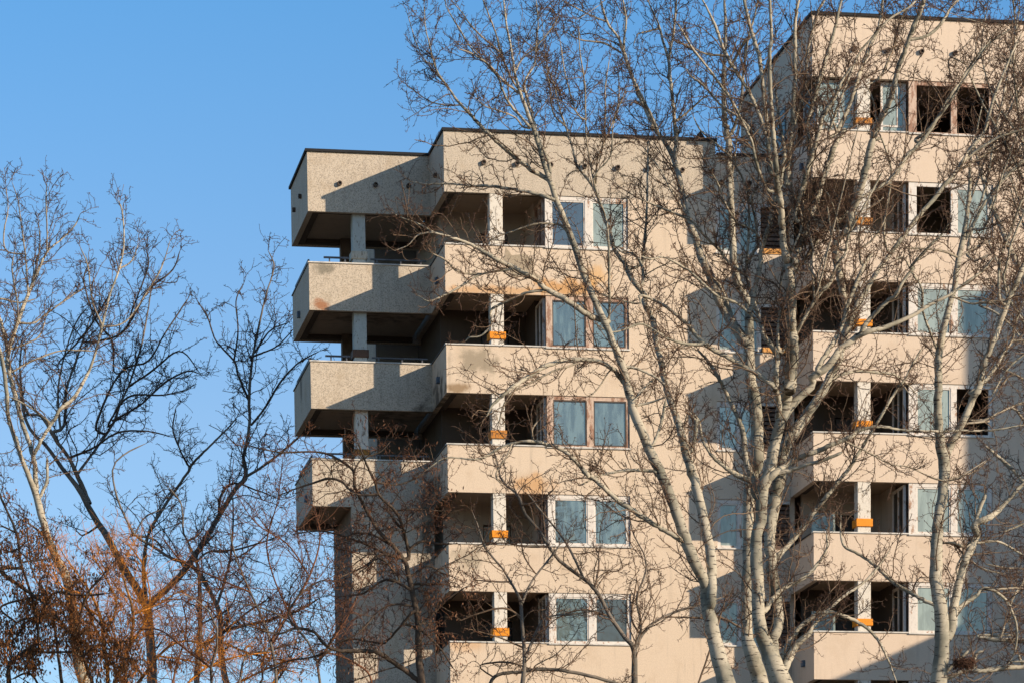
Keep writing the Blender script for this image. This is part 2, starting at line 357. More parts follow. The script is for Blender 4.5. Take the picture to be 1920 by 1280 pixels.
def window2(par, xs, y, z0, z1, mats_p, fm, drip=True, split=None):
    """two-light window: xs = (x0, a0, a1, b0, b1, x1)"""
    x0, a0, a1, b0, b1, x1 = xs; f = MB(); yf = y+.035; yb = y+.115
    f.box(x0+.004, a0, yf, yb, z0+.01, z1-.005)
    f.box(a1, b0, yf, yb, z0+.01, z1-.005); f.box(b1, x1-.004, yf+.01, yb, z0+.01, z1-.005)
    for (p, q) in ((a0, a1), (b0, b1)):
        f.box(p, q, yf, yb, z1-.12, z1-.005); f.box(p, q, yf, yb, z0+.01, z0+.06)
    o = f.build('window', M[fm], par, .004)
    s = MB(); s.box(x0-.02, x1+.03, y-.05, yf-.003, z0-.028, z0+.012); s.build('sill', M['coping'], o)
    h = MB(); h.box(x0, x1, yf-.02, yb+.01, z1-.004, z1+.0); 
    for (p, q, mm) in ((a0, a1, mats_p[0]), (b0, b1, mats_p[1])):
        if mm is None: continue
        i = MB()
        e = .035
        i.box(p+.002, p+e, yf+.015, yb+.012, z0+.062, z1-.122); i.box(q-e, q-.002, yf+.015, yb+.012, z0+.062, z1-.122)
        i.box(p+e, q-e, yf+.015, yb+.012, z1-.122-e, z1-.122); i.box(p+e, q-e, yf+.015, yb+.012, z0+.062, z0+.062+e)
        i.build('sash', M['frame'] if fm == 'frame' else M['darkframe'], o)
        g_ = MB(); g_.box(p+e, q-e, yf+.045, yf+.055, z0+.062+e, z1-.122-e); g_.build('pane', M[mm], o)
    return o
PB = [('glass_blue', 'glass_pale', 'frame'), ('glass_mid', 'glass_mid', 'framebrown'), ('glass_mid', 'glass_mid', 'framebrown'),
      ('glass_mid', 'glass_mid', 'frame'), ('glass_mid', 'glass_dark', 'frame'), ('glass_mid', 'glass_mid', 'frame')]
for k in range(0, 10):
    a, b_, fm = PB[min(k, 5)]
    window2(bld, (2.94, 3.13, 4.12, 4.33, 5.3, 5.39), 0, sill(k), sill(k)+HH, (a, b_), fm)
# wall side reveals beside the window band
for k in range(0, 10):
    z0 = sill(k)-.02
    z1 = sill(k)+HH
    c = MB(); c.box(1.32, 1.70, .02, .38, z0-.6, z1+.1); cp = c.build('balcony_post', M['post'], bld, .012)
    q = MB()
    if k == 0: q.box(1.28, 1.74, -.02, .42, sill(k)+.16, sill(k)+.40); q.build('collar', M['post'], cp, .01)
    else: q.box(1.27, 1.75, -.03, .43, sill(k)+.20, sill(k)+.43-.03*(k % 2)); q.build('collar', M['orangeold' if k in (2, 5) else 'orange'], cp, .01)
# C windows + slatted openings
PC = [('glass_pale', 'glass_pale'), ('glass_pale', 'glass_pale'), ('glass_mid', 'glass_mid'), ('glass_pale', 'glass_pale'), ('glass_pale', 'glass_pale'), ('glass_pale', 'glass_pale')]
for k in range(0, 10):
    zs, zh = sill(k)+.02, sill(k)+1.43
    zt_ = zh if k else Z0+1.46
    a, b_ = PC[min(k, 5)]
    window2(bld, (8.0, 8.07, 8.62, 8.72, 9.25, 9.36), .0, zs, zt_, (a, b_), 'frame')
    s = MB()
    n = 10
    for i in range(n):
        z = zs+.05+i*(zt_-zs-.2)/n
        s.v += [(9.37, .05, z), (XD-.02, .05, z), (XD-.02, .15, z+.07), (9.37, .15, z+.07)]
        s.box(9.37, XD-.02, .06, .12, z, z+.075)
    s.v = [v for v in s.v]
    s2 = MB()
    for i in range(n):
        z = zs+.03+i*(zt_-zs-.16)/n; s2.box(9.37, XD-.02, .06+.01*(i % 2), .11, z, z+.085)
    s2.build('slatted_screen', M['wood'], bld)
    l = MB(); l.box(9.37, XD-.02, .02, .14, zt_-.1, zt_-.01); l.build('lintel', M['coping'], bld)
    if k < 2:
        l = MB(); l.box(9.38, XD-.03, -.03, .05, zs+.014, zs+.16); l.build('board', M['board'], bld)
# --- D tower
DK = range(-1, 10)
b = MB()
dw = MB(); dw.box(15.58, XE, YD, YD+T, 0, ZTD); dw.box(XD, XD+T, -.0-.35, YDB, 31.3, ZTD) ; dw.box(XD, XD+T, T, YDB, 0, 31.3)
dw.box(XE-T, XE, YD+T, 9, 0, ZTD); dw.box(XD, XE-T, YDB, YDB+T, 31, ZTD)
dw.build('wall', M['renderD'], bld)
for k in range(-2, 10):
    zt = ZTD if k == -2 else silD(k); zb = silD(-1)+HH if k == -2 else silD(k)-HB
    if k == 9: zb = 0
    b = MB(); b.box(XD, 15.58, YD, YD+T, zb, zt); b.box(XD, XD+T, YD+T, -.352 if k < 0 else -.003, zb, zt)
    p = b.build('balcony_parapet', M['renderD'], bld)
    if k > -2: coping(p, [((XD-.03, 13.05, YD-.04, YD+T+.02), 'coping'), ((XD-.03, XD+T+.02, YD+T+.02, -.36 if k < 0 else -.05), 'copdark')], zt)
    s = MB(); s.box(XD+T, XE-T, YD+T, YDB-.01, zb+.16, zb+.36); s.build('balcony_slab', M['soffit'], bld)
    if k < 6:
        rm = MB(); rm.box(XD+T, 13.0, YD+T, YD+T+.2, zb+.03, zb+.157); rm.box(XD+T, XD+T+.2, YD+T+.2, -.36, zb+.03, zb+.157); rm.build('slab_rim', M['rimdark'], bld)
ed = MB(); ed.box(XD-.05, XE+.05, YD-.06, YD+.22, ZTD, ZTD+.08); ed.box(XD-.05, XD+.22, YD+.22, YDB+.2, ZTD, ZTD+.08); ed.build('roof_edging', M['cap'], bld)
rf = MB(); rf.box(XD+T, XE-T, YD+T, YDB, ZTD-.2, ZTD-.12); rf.build('roof', M['roof'], bld)
PD = {-1: (None, None, 'framebrown'), 0: (None, 'glass_pale', 'frame'), 1: ('glass_pale', 'glass_pale', 'frame'), 2: ('glass_pale', None, 'frame'), 3: ('glass_pale', 'glass_pale', 'frame'), 4: ('glass_pale', 'glass_pale', 'frame')}
for k in DK:
    a, b_, fm = PD.get(k, PD[4])
    window2(bld, (13.06, 13.30, 14.32, 14.50, 15.46, 15.58), YD, silD(k), silD(k)+HH, (a, b_), fm)
    z0 = silD(k)-1.0; z1 = silD(k)+HH+.16
    c = MB(); c.box(11.53, 11.92, YD+.02, YD+.40, silD(k)-.6, silD(k)+HH+.1); cp = c.build('balcony_post', M['post'], bld, .012)
    q = MB(); q.box(11.48, 11.97, YD-.03, YD+.45, silD(k)+.20, silD(k)+.42-.025*(k % 3)); q.build('collar', M['orangeold' if k in (-1, 0) else 'orange'], cp, .01)
    if k < 6:
        b = MB()
        b.box(XD+.35, 11.6, .1, .22, z0, z1); b.box(12.4, 12.95, .1, .22, z0, z1); b.box(11.6, 12.4, .1, .22, silD(k)+1.0, z1)
        b.box(12.95, 13.07, -1.2, .22, z0, z1); b.box(15.7, 15.82, YD+T, YDB, z0, z1); b.box(13.07, 15.7, 1.6, 1.7, z0, z1)
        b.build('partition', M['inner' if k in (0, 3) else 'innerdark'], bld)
        f = MB(); y0, y1 = YD+.24, -1.2; za = silD(k)-.6; zb = z1-.18; xa, xb = 12.96, 13.04
        f.box(xa, xb, y0, y0+.07, za, zb); f.box(xa, xb, y1-.07, y1, za, zb); f.box(xa, xb, y0+.07, y1-.07, za, za+.08); f.box(xa, xb, y0+.07, y1-.07, zb-.08, zb); f.box(xa, xb, -1.8, -1.74, za+.08, zb-.08)
        wf = f.build('window', M['frame'], bld)
        q = MB(); q.box(12.995, 13.005, y0+.07, -1.8, za+.08, zb-.08); q.box(12.995, 13.005, -1.74, y1-.07, za+.08, zb-.08); q.build('pane', M['glass_dark'], wf)
        d = MB(); d.box(11.63, 12.37, .13, .19, z0+.04, silD(k)+.97); d.build('door', M['darkframe'], bld)
    if k in (3, 4):   # pale board standing in the side opening
        q = MB(); q.box(10.45, 11.15, -1.5, -1.45, z0, silD(k)+.75); q.build('panel', M['glass_pale'], bld)
# top floor glazing of the D loggia
z0, z1 = silD(-1)+.04, silD(-1)+HH-.02
for (x0, x1, gm) in ((10.40, 11.50, 'glass_pale'), (12.30, 13.05, 'glass_pale')):
    f = MB(); y = YD+.25; f.box(x0, x0+.06, y, y+.06, z0, z1); f.box(x1-.06, x1, y, y+.06, z0, z1); f.box(x0+.06, x1-.06, y, y+.06, z1-.07, z1); f.box(x0+.06, x1-.06, y+.005, y+.055, z0+.18, z0+.23); f.box((x0+x1)/2+.1, (x0+x1)/2+.14, y+.005, y+.055, z0+.23, z1-.07)
    wf = f.build('window', M['frame'], bld); q = MB(); q.box(x0+.06, x1-.06, y+.025, y+.035, z0-.1, z1-.07); q.build('pane', M[gm], wf)
f = MB(); x = XD+.2; f.box(x, x+.06, YD+.33, YD+.39, z0, z1); f.box(x, x+.06, -.9, -.84, z0, z1); f.box(x, x+.06, YD+.39, -.9, z1-.07, z1)
wf = f.build('window', M['frame'], bld); q = MB(); q.box(x+.025, x+.035, YD+.39, -.9, z0, z1-.07); q.build('pane', M['glass_dark'], wf)
# dark window in the tower's left flank above the lower roof
f = MB(); f.box(XD-.02, XD-.002, .35, 1.5, 31.5, 32.8); wf = f.build('window', M['darkframe'], bld); q = MB(); q.box(XD-.03, XD-.021, .42, 1.43, 31.57, 32.73); q.build('pane', M['glass_dark'], wf)
# wing further right, out of frame: it throws the soft shade on the tower
wg = MB(); wg.box(32.6, 46, -17.6, 8, 0, 34.3); wg.box(26, 32.596, -20, 8, 0, 22.4); wg.build('wing', M['renderD'], bld)
# vent pipe ends
def vent(p, ax, r=.07):
    v = MB(); v.tube(p, ax, r, .11, r*.6, 14, 0, 1); v.build('vent_pipe', [M['pipe'], M['hole']], bld)
for x in (1.16, 2.13, 3.12, 4.11, 5.09, 6.0, 7.0, 7.9): vent((x, .02, 30.75-.0), (0, -1, 0))
for x in (-2.67, -1.61, -.63): vent((x, YA+.02, 30.72), (0, -1, 0))
for y in (4.1, 5.6): vent((XA+.02, y, 30.72), (-1, 0, 0))
vent((.02, 1.3, 30.7), (-1, 0, 0))
for x in (8.15, 9.0): vent((x, .02, 30.45), (0, -1, 0), .07)
for x in (11.46, 12.44, 13.43, 14.42): vent((x, YD+.02, 33.57), (0, -1, 0))
# square outlets on the flanks of the parapets
def outlet(x, y, z):
    b = MB(); b.box(x-.09, x+.02, y-.09, y+.09, z-.09, z+.09); b.build('outlet_box', M['box'], bld, .01)
outlet(XA, 4.9, sill(0)-.95); outlet(XA, 3.9, sill(2)-.9)
for k in (0, 1): outlet(0, 1.3, sill(k)-.72)
for k in (-1, 0, 4, 5): outlet(XD, -1.5, silD(k)-.75)
# bare mortar patch on the first B parapet
pts = [(1.78, 28.42), (1.95, 28.2), (2.35, 28.25), (2.55, 28.12), (2.62, 27.75), (2.9, 27.55), (2.6, 27.5), (2.35, 27.62), (1.95, 27.55), (1.86, 27.9), (1.72, 28.1)]
b = MB(); b.prism(pts, -.006, .004); b.build('mortar_patch', M['patch'], bld)

# ------------------------------------------------------------------ trees
TILE = dict(a=(760, 0, 4), b=(1200, 0, 4.795), c=(1520, 0, 4.795), d=(760, 300, 4), e=(1200, 240, 4.795), f=(1520, 240, 4.795),
            g=(800, 580, 4), h=(1200, 480, 4.795), i=(1520, 480, 4.795), j=(1200, 720, 4.795), k=(1520, 720, 3.355), l=(1200, 1000, 3.2),
            m=(1500, 1000, 3.2), p=(0, 320, 2.666), q=(0, 780, 2.561), r=(520, 840, 2.91), s=(800, 860, 3.048), o=(0, 0, 1))
def at(u, v, Y):
    d = fw+RT*((u-960)/F_PX)+UP*((PY-v)/F_PX); t = (Y-CAM[1])/d[1]; return CAM+d*t
def parse(txt):
    t = 'o'; out = []
    for w_ in txt.split():
        if w_[0].isalpha(): t = w_[0]; w_ = w_[1:]
        if not w_: continue
        n = [float(x) for x in w_.split(',')]; ox, oy, s = TILE[t]
        out.append([ox+n[0]/s, oy+n[1]/s, n[2] if len(n) > 2 else None])
    ws = [(i, o[2]) for i, o in enumerate(out) if o[2] is not None]
    for i, o in enumerate(out):
        if o[2] is None:
            a = [x for x in ws if x[0] < i]; b_ = [x for x in ws if x[0] > i]
            if a and b_: (i0, w0), (i1, w1) = a[-1], b_[0]; o[2] = w0+(w1-w0)*(i-i0)/(i1-i0)
            else: o[2] = (a[-1] if a else b_[0])[1]
    return np.array(out)
def smooth(P, n):
    """Catmull-Rom through rows of P"""
    Q = np.vstack([2*P[0]-P[1], P, 2*P[-1]-P[-2]]); out = []
    for i in range(1, len(Q)-2):
        for t in np.linspace(0, 1, n, endpoint=False):
            t2, t3 = t*t, t*t*t
            out.append(.5*((2*Q[i])+(Q[i+1]-Q[i-1])*t+(2*Q[i-1]-5*Q[i]+4*Q[i+1]-Q[i+2])*t2+(-Q[i-1]+3*Q[i]-3*Q[i+1]+Q[i+2])*t3))
    out.append(Q[-2]); return np.array(out)
def nrm(v): return v/np.maximum(np.linalg.norm(v, axis=-1, keepdims=True), 1e-9)
class Acc:
    def __init__(s): s.v = []; s.f = []; s.mi = []; s.n = 0
    def tubes(s, P, R_, sides, mi=0):
        """P (N,K,3), R_ (N,K)"""
        Nn, K, _ = P.shape
        if Nn == 0: return
        T_ = np.empty_like(P); T_[:, 1:-1] = P[:, 2:]-P[:, :-2]; T_[:, 0] = P[:, 1]-P[:, 0]; T_[:, -1] = P[:, -1]-P[:, -2]
        T_ = nrm(T_); ref = np.array([.13, 1., .08]); U_ = nrm(np.cross(T_, ref)); V_ = np.cross(T_, U_)
        a = np.arange(sides)*2*math.pi/sides
        ring = P[:, :, None]+R_[:, :, None, None]*(U_[:, :, None]*np.cos(a)[:, None]+V_[:, :, None]*np.sin(a)[:, None])
        idx = np.arange(Nn*K*sides).reshape(Nn, K, sides)+s.n
        A = idx[:, :-1]; B = idx[:, 1:]
        q = np.stack([A, np.roll(A, -1, 2), np.roll(B, -1, 2), B], -1).reshape(-1, 4)
        s.v.append(ring.reshape(-1, 3)); s.f.append(q); s.mi.append(np.full(len(q), mi, np.int32)); s.n += Nn*K*sides
    def quads(s, Q, mi=0):
        n = len(Q); s.v.append(Q.reshape(-1, 3)); s.f.append(np.arange(n*4).reshape(n, 4)+s.n); s.mi.append(np.full(n, mi, np.int32)); s.n += 4*n
    def build(s, name, mats, parent):
        v = np.vstack(s.v)-np.array(parent.location); f = np.vstack(s.f); mi = np.concatenate(s.mi)
        me = bpy.data.meshes.new(name); me.vertices.add(len(v)); me.vertices.foreach_set('co', v.astype(np.float32).ravel())
        me.loops.add(f.size); me.loops.foreach_set('vertex_index', f.astype(np.int32).ravel())
        me.polygons.add(len(f)); me.polygons.foreach_set('loop_start', np.arange(0, f.size, 4, dtype=np.int32))
        me.polygons.foreach_set('loop_total', np.full(len(f), 4, np.int32))
        for mm in mats: me.materials.append(mm)
        me.polygons.foreach_set('material_index', mi)
        me.polygons.foreach_set('use_smooth', np.ones(len(f), bool)); me.update(calc_edges=True)
        o = bpy.data.objects.new(name, me); C.objects.link(o); o.parent = parent; return o
def grow(P0, D0, L, K, wig, trop, kink=0.):
    n = len(P0); P = np.empty((n, K, 3)); P[:, 0] = P0; d = nrm(D0); st = (L/(K-1))[:, None]
    bias = rng.normal(size=(n, 3))*.12
    tr = np.array(trop)
    for i in range(1, K):
        d = nrm(d+rng.normal(size=(n, 3))*wig+bias+tr); P[:, i] = P[:, i-1]+d*st
    return P
def children(P, R_, spacing, tmin, ang, nmax=60, mult=None):
    """random starts along many polylines (N,K,3)"""
    seg = np.linalg.norm(np.diff(P, axis=1), axis=2); Ls = seg.sum(1)
    cnt = Ls*(1-tmin)/spacing
    if mult is not None: cnt = cnt*mult
    cnt = np.minimum(np.floor(cnt+rng.random(len(P))), nmax).astype(int)
    own = np.repeat(np.arange(len(P)), cnt); t = tmin+(1-tmin)*rng.random(len(own))
    K = P.shape[1]; x = t*(K-1); i = np.minimum(x.astype(int), K-2); fr = (x-i)[:, None]
    A, B = P[own, i], P[own, i+1]; pt = A+(B-A)*fr; tn = nrm(B-A)
    r = R_[own, i]+(R_[own, i+1]-R_[own, i])*fr[:, 0]
    pr = rng.normal(size=(len(own), 3)); pr = nrm(pr-tn*(pr*tn).sum(1, keepdims=True))
    an = np.radians(ang[0]+(ang[1]-ang[0])*rng.random(len(own)))[:, None]
    return pt, tn*np.cos(an)+pr*np.sin(an), r, t, own, Ls
def resample(P, K):
    s = np.r_[0, np.cumsum(np.linalg.norm(np.diff(P[:, :3], axis=0), axis=1))]; x = np.linspace(0, s[-1], K)
    return np.stack([np.interp(x, s, P[:, c]) for c in range(P.shape[1])], 1)

def tree(name, label, cat, Y, limbs, bark='bark_pale', mid='bark_mid', twig='twig', group=None, dens=1., blen=1., sp=1., scale=None,
         trop=(0, 0, .10), depth=.45, leaves=None, spurs=True, root=True, tagx=None, wig=.22, thin=1.):
    zcut = at(900, 1400, Y)[2]
    dist = Y-CAM[1]; px = dist/F_PX/math.cos(0)           # metres per photo pixel there
    sc = scale or dist/62.
    traced = [parse(t) for t in limbs]
    base = traced[0][0]; bp = at(base[0], base[1], Y)
    lean = traced[0][0, 0]-traced[0][1, 0]
    rx = bp[0]+np.clip(lean*px*1.5, -2.5, 2.5)
    e = empty(name, (rx, Y, 0), label=label, cat=cat, group=group)
    tr = Acc(); cr = Acc(); done = []; store = []
    for li, t in enumerate(traced):
        y0 = Y
        if done:
            allp = np.vstack(done); dd = np.hypot(allp[:, 0]-t[0, 0], allp[:, 1]-t[0, 1]); jn = dd.argmin()
            if dd[jn] < 40: y0 = allp[jn, 3]
            if dd[jn] > 5:          # limbs always spring from a real parent
                d2 = np.where(allp[:, 1] > t[0, 1]-4, dd, dd+45); jn = d2.argmin()
                if dd[jn] < 75:
                    y0 = allp[jn, 3]; t = np.vstack([[allp[jn, 0], allp[jn, 1], min(t[0, 2]*1.1, allp[jn, 2])], t])
        s_ = smooth(t, 5)
        # small natural wander, always in place
        L = np.r_[0, np.cumsum(np.hypot(np.diff(s_[:, 0]), np.diff(s_[:, 1])))]
        slope = (rng.uniform(-depth, depth) if li else rng.uniform(-.08, .08))
        wob = np.cumsum(rng.normal(size=len(L))*.04*sc)*min(1, L[-1]*px*.2)
        yy = y0+slope*L*px*np.minimum(1, L/(60+1e-6))+wob-wob[0]
        P = np.array([at(a, b_, y) for a, b_, y in zip(s_[:, 0], s_[:, 1], yy)])
        wpx = np.maximum(s_[:, 2]*.93, 1.2); Rr = wpx*px/2
        done.append(np.c_[s_, yy])
        if t[0, 1] > 1295 and root and li < 8 and wpx[0] > 5:
            zs = np.linspace(0, 1, 9)[:-1]; p0 = P[0]
            tx = rx+(p0[0]-rx)*zs**1.4 if li == 0 else rx+(p0[0]-rx)*zs
            ty = Y+(p0[1]-Y)*zs
            add = np.c_[tx, ty, p0[2]*zs]; rr = Rr[0]*(1+.45*(1-zs)); rr[0] *= 1.25
            P = np.vstack([add, P]); Rr = np.r_[rr, Rr]
        K = max(8, int(len(P)*1.2))
        q = resample(np.c_[P, Rr], K)
        # gentle width irregularity
        q[:, 3] *= 1+rng.normal(size=K)*(.03 if wpx.max() < 10 else .012)
        q[1:-1, :3] += rng.normal(size=(K-2, 3))*np.minimum(q[1:-1, 3:4]*.12, .006)
        q[-1, 3] *= .5
        tr.tubes(q[None, :, :3], q[None, :, 3], 12 if wpx.max() > 14 else 8, 0 if wpx.max() > 5.0 else 1)
        store.append((P, Rr))
        if t[-1, 1] < 6 and t[-1, 2] >= 2.5:      # limbs that leave the top of the picture carry on to the tree's real top
            d0 = nrm(P[-1]-P[-3]); d0[2] = max(d0[2], .3); Lx = (3.+2.5*rng.random())*sc
            X = grow(P[-1:].copy(), d0[None], np.array([Lx]), 14, .07, (0, 0, .05))
            rx_ = np.linspace(Rr[-1], .006*sc, 14)[None]; tr.tubes(X, rx_, 8, 1); store.append((X[0], rx_[0]))
            for _ in range(3):
                j = rng.integers(2, 10); X2 = grow(X[:, j], nrm(X[:, j+1]-X[:, j]+rng.normal(size=(1, 3))*.6), np.array([Lx*.6]), 12, .1, (0, 0, .1))
                r2_ = np.linspace(max(rx_[0, j]*.6, .008), .005*sc, 12)[None]; tr.tubes(X2, r2_, 6, 1); store.append((X2[0], r2_[0]))
    # branches off the traced limbs
    K = 26; PP = []; RR = []; mult = []
    for P, Rr in store:
        s_ = np.r_[0, np.cumsum(np.linalg.norm(np.diff(P, axis=0), axis=1))]
        keep = P[:, 2] > zcut
        if keep.sum() < 2: continue
        q = resample(np.c_[P[keep], Rr[keep]], K); PP.append(q[:, :3]); RR.append(q[:, 3])
        mult.append(1. if Rr.max() < .07*sc else (.8 if Rr.max() < .12*sc else .5))
    PP = np.array(PP); RR = np.array(RR); mult = np.array(mult)
    tw = dict(r1=.0080*sc*thin, r2=.0048*sc*thin, r3=.0042*sc)
    pt, d, r, t, own, Ls = children(PP, RR, .21*sc/dens, .06, (30, 70), 80, mult)
    L1 = blen*sc*(.35+1.0*rng.random(len(pt))**1.4)*np.clip(.5+r/(.05*sc), .5, 1.25)*(1.2-.6*t)
    # limb tips carry on
    tips = PP[:, -1]; td = nrm(PP[:, -1]-PP[:, -3]); ow2 = np.repeat(np.arange(len(PP)), 2)
    pt = np.vstack([pt, tips[ow2]]); d = np.vstack([d, nrm(td[ow2]+rng.normal(size=(len(ow2), 3))*.3)]); L1 = np.r_[L1, blen*sc*(.12+.3*rng.random(len(ow2)))]
    r = np.r_[r, RR[ow2, -1]]
    d[:, 2] += .18; d[:, 1] *= .8
    B1 = grow(pt, d, L1, 9, wig, trop)
    r1 = np.minimum(r*.55, tw['r1']*(.7+.5*L1/(blen*sc)))[:, None]*np.linspace(1, .5, 9)[None]
    r1 = np.maximum(r1, tw['r2']*.9)
    cr.tubes(B1, r1, 5, 0)
    pt, d, r, t, own, Ls = children(B1, r1, .10*sc/sp, .12, (35, 75), 30)
    L2 = sc*(.10+.34*rng.random(len(pt)))*(1.15-.5*t)
    d[:, 2] += .12
    B2 = grow(pt, d, L2, 6, wig*1.35, trop)
    r2 = np.full(len(B2), tw['r2'])[:, None]*np.linspace(1, .75, 6)[None]
    cr.tubes(B2, r2, 3, 1)
    allt = B2
    if spurs:
        pt, d, r, t, own, Ls = children(B2, r2, .062*sc, .15, (45, 85), 8)
        L3 = sc*(.018+.045*rng.random(len(pt)))
        B3 = grow(pt, d, L3, 3, .3, (0, 0, .05))
        cr.tubes(B3, np.full(len(B3), tw['r3'])[:, None]*np.array([.8, .85, 1.15])[None], 3, 1)
        pt, d, r, t, own, Ls = children(B1, r1, .08*sc, .1, (45, 85), 20)
        L3 = sc*(.02+.06*rng.random(len(pt)))
        B3 = grow(pt, d, L3, 3, .3, (0, 0, .05))
        cr.tubes(B3, np.full(len(B3), tw['r3'])[:, None]*np.array([.9, .85, 1.15])[None], 3, 1)
    tr.build('trunk', [M[bark], M['bark_pale2' if bark == 'bark_pale' else mid]], e)
    cr.build('crown', [M[mid if twig != 'twig_dark' else twig], M[twig]], e)
    if leaves:
        cnt, lmat, lw, ll, box_ = leaves
        T2 = B2.reshape(-1, 3)
        # only twigs inside the photographed leafy part (given as metres above ground)
        ok = (T2[:, 2] > box_[0]) & (T2[:, 2] < box_[1]) & (T2[:, 0] < box_[2])
        T2 = T2[ok]
        hz = (T2[:, 2]-T2[:, 2].min())/max(np.ptp(T2[:, 2]), 1e-3); T2 = T2[rng.random(len(T2)) > hz*.9]
        if len(T2):
            c = T2[rng.integers(0, len(T2), max(cnt//5, 1))]; c = np.repeat(c, 5, 0)+rng.normal(size=(max(cnt//5, 1)*5, 3))*.07*sc
            n = len(c); dn = nrm(np.c_[rng.normal(size=(n, 2))*.35, -np.ones(n)]); sd_ = nrm(np.cross(dn, rng.normal(size=(n, 3))))
            l_ = ll*sc*(.6+.8*rng.random(n))[:, None]; w_ = lw*sc*(.6+.8*rng.random(n))[:, None]; bow = nrm(np.cross(dn, sd_))*l_*.18
            a = Acc()
            Q = np.stack([c, c+dn*l_*.45+sd_*w_*.5+bow, c+dn*l_, c+dn*l_*.45-sd_*w_*.5+bow], 1); a.quads(Q)
            a.build('dry_leaves' if lmat == 'leaf' else 'seed_husks', [M[lmat]], e)
    return e

G = 'bare poplars in front of the tower block'
tree('poplar_tree', 'pale leaning poplar left of the thick multi-stemmed one, its forked stem crossing the middle windows', 'tree', -44, [
 'o1368,1300,39 l450,650,30 425,520,28 400,420,24 390,300,22 330,170,23 270,30,22 j200,820,20 100,620,20 0,380,18 g1560,780,18 1500,560,17 1440,350,15 1370,180,13 d1430,1080,13 1340,870,13 1270,650,13 1190,450,12 1130,290,11 1080,150,10 1030,0,9 a960,960,8 900,800,7 850,650,6 820,540,5 790,350,4 760,200,4 735,-20,3',
 'l425,430,20 430,260,21 425,130,21 400,0,20 j500,900,19 420,650,17 380,480,16 340,330,15 280,170,14 240,50,13 h190,950,13 150,800,12 130,640,12 90,520,12 30,400,11 d1800,1020,11 1700,900,10 1640,770,9 1570,680,8 1540,560,8 1480,400,7 1430,250,6 1380,160,6 1290,50,5 a1250,1100,4 1200,940,4 1150,800,3 1120,650,3 1060,480,2 1040,300,2 1020,120,1.5',
 'd1080,170,8 a1080,1240,7 1000,1040,6 960,900,5 900,690,5 900,600,4 970,480,3 980,340,3 995,180,2.5 980,0,2',
 'a900,690,5 840,660,4 780,560,4 740,460,4 712,380,4 690,290,3 660,200,3 620,100,3 580,-10,2',
 'a822,540,4 880,440,3 980,350,3 1100,210,2.5 1160,100,2', 
 'd1050,140,9 900,40,9 a820,1180,8 660,1040,8 560,940,7 470,840,6 400,770,5 330,670,4 250,560,4 210,460,3 180,330,2.5 150,200,2 140,40,1.5',
 'a210,490,3 140,450,2 80,320,2 20,120,1.5', 'a415,790,3 300,790,3 180,760,2 80,690,2 0,630,1.5',
 'a940,960,6 860,870,5 780,780,5 730,680,4 700,590,4 620,490,4 500,370,3 400,210,3 310,60,2 300,0,2',
 'a850,700,5 720,590,4 640,500,4 560,440,3 470,390,2.5 400,370,2',
 'a720,400,3 600,300,3 490,190,3 420,90,2 340,0,2', 'a940,965,4 880,950,4 820,880,3 700,830,3 600,800,2.5 520,730,2',
 'd1120,300,7 1000,260,7 860,230,6 700,205,6 590,195,5 480,195,4 340,180,4 150,180,3 40,160,2',
 'g1370,100,11 d1470,1200,11 1360,1160,11 1240,1070,11 1060,970,10 980,900,10 820,810,9 640,720,8 480,630,6 340,580,5 220,545,4 100,480,3 0,445,2.5 o740,402,2',
 'd780,820,5 560,860,4 450,930,4 300,1010,4 180,1060,3 100,1020,2', 'd560,860,4 400,840,4 300,750,3 200,700,2',
 'd220,545,4 100,560,3 20,640,2 o740,470,2', 'd1050,975,6 900,1000,5 740,1070,5 640,1130,5 g480,120,4 400,200,3 320,210,3 290,240,2',
 'd1260,620,5 1180,500,5 1100,480,4 980,480,4 820,530,3 660,590,3 600,640,2', 'd1530,1190,5 1530,900,5 1520,560,4 1490,400,4 1420,200,4 1430,100,3 1540,-30,3 a1560,930,2.5 1640,700,2',
 'd1770,780,6 1790,650,6 1810,400,5 1820,0,4 a1820,1100,3 1830,950,2', 'd1780,920,6 1770,780,6 1700,700,4 1640,700,3 1560,640,2',
 'd1420,200,4 a1360,1050,3 1350,800,3 1345,620,3 1310,400,2.5 1300,200,2', 'd1430,180,4 a1440,1200,3 1480,1100,3 1500,850,3 1500,650,2.5 1530,450,2',
 'a1230,1050,4 1200,950,3 1110,850,3 1080,640,2.5 1060,500,2', 'a1480,1100,3 1560,900,3 1600,760,2.5 1600,550,2', 'a1350,900,3 1280,840,3 1200,560,2.5 1160,300,2',
 'g1470,540,9 1400,450,9 1280,385,9 1150,375,9 1030,380,9 900,420,9 780,490,8 660,570,8 560,650,7 490,720,5 450,800,3',
 'g1130,400,4 950,460,4 800,540,4 640,620,4 570,740,4 540,860,3', 'g1510,430,6 1600,450,5 1720,510,5 1790,570,5', 'g1370,460,3 1300,570,3 1230,650,2',
 'j260,890,8 150,810,8 g1690,1210,7 1500,1205,6 1400,1220,5 1280,1250,4 1150,1320,3',
 's1480,470,12 1400,430,10 1250,340,10 1100,240,10 1000,150,9 900,70,9 g1210,1240,9 1080,1100,8 980,1030,8 900,1010,7 820,990,7 700,990,5 560,1030,5 400,1120,4 150,1110,3 0,1200,2',
 'g800,990,4 790,900,4 830,840,3', 'g640,1000,4 600,1100,3 520,1230,3 s430,150,2', 'g1700,1010,6 1760,850,6 1790,680,5', 'j470,580,8 500,430,8 510,310,8', 'j495,320,5 440,250,4 400,350,3',
 'g1520,760,6 1600,620,4 1720,510,3', 'g1580,720,5 1700,690,4 1800,650,3',
], dens=1.75, group=G)
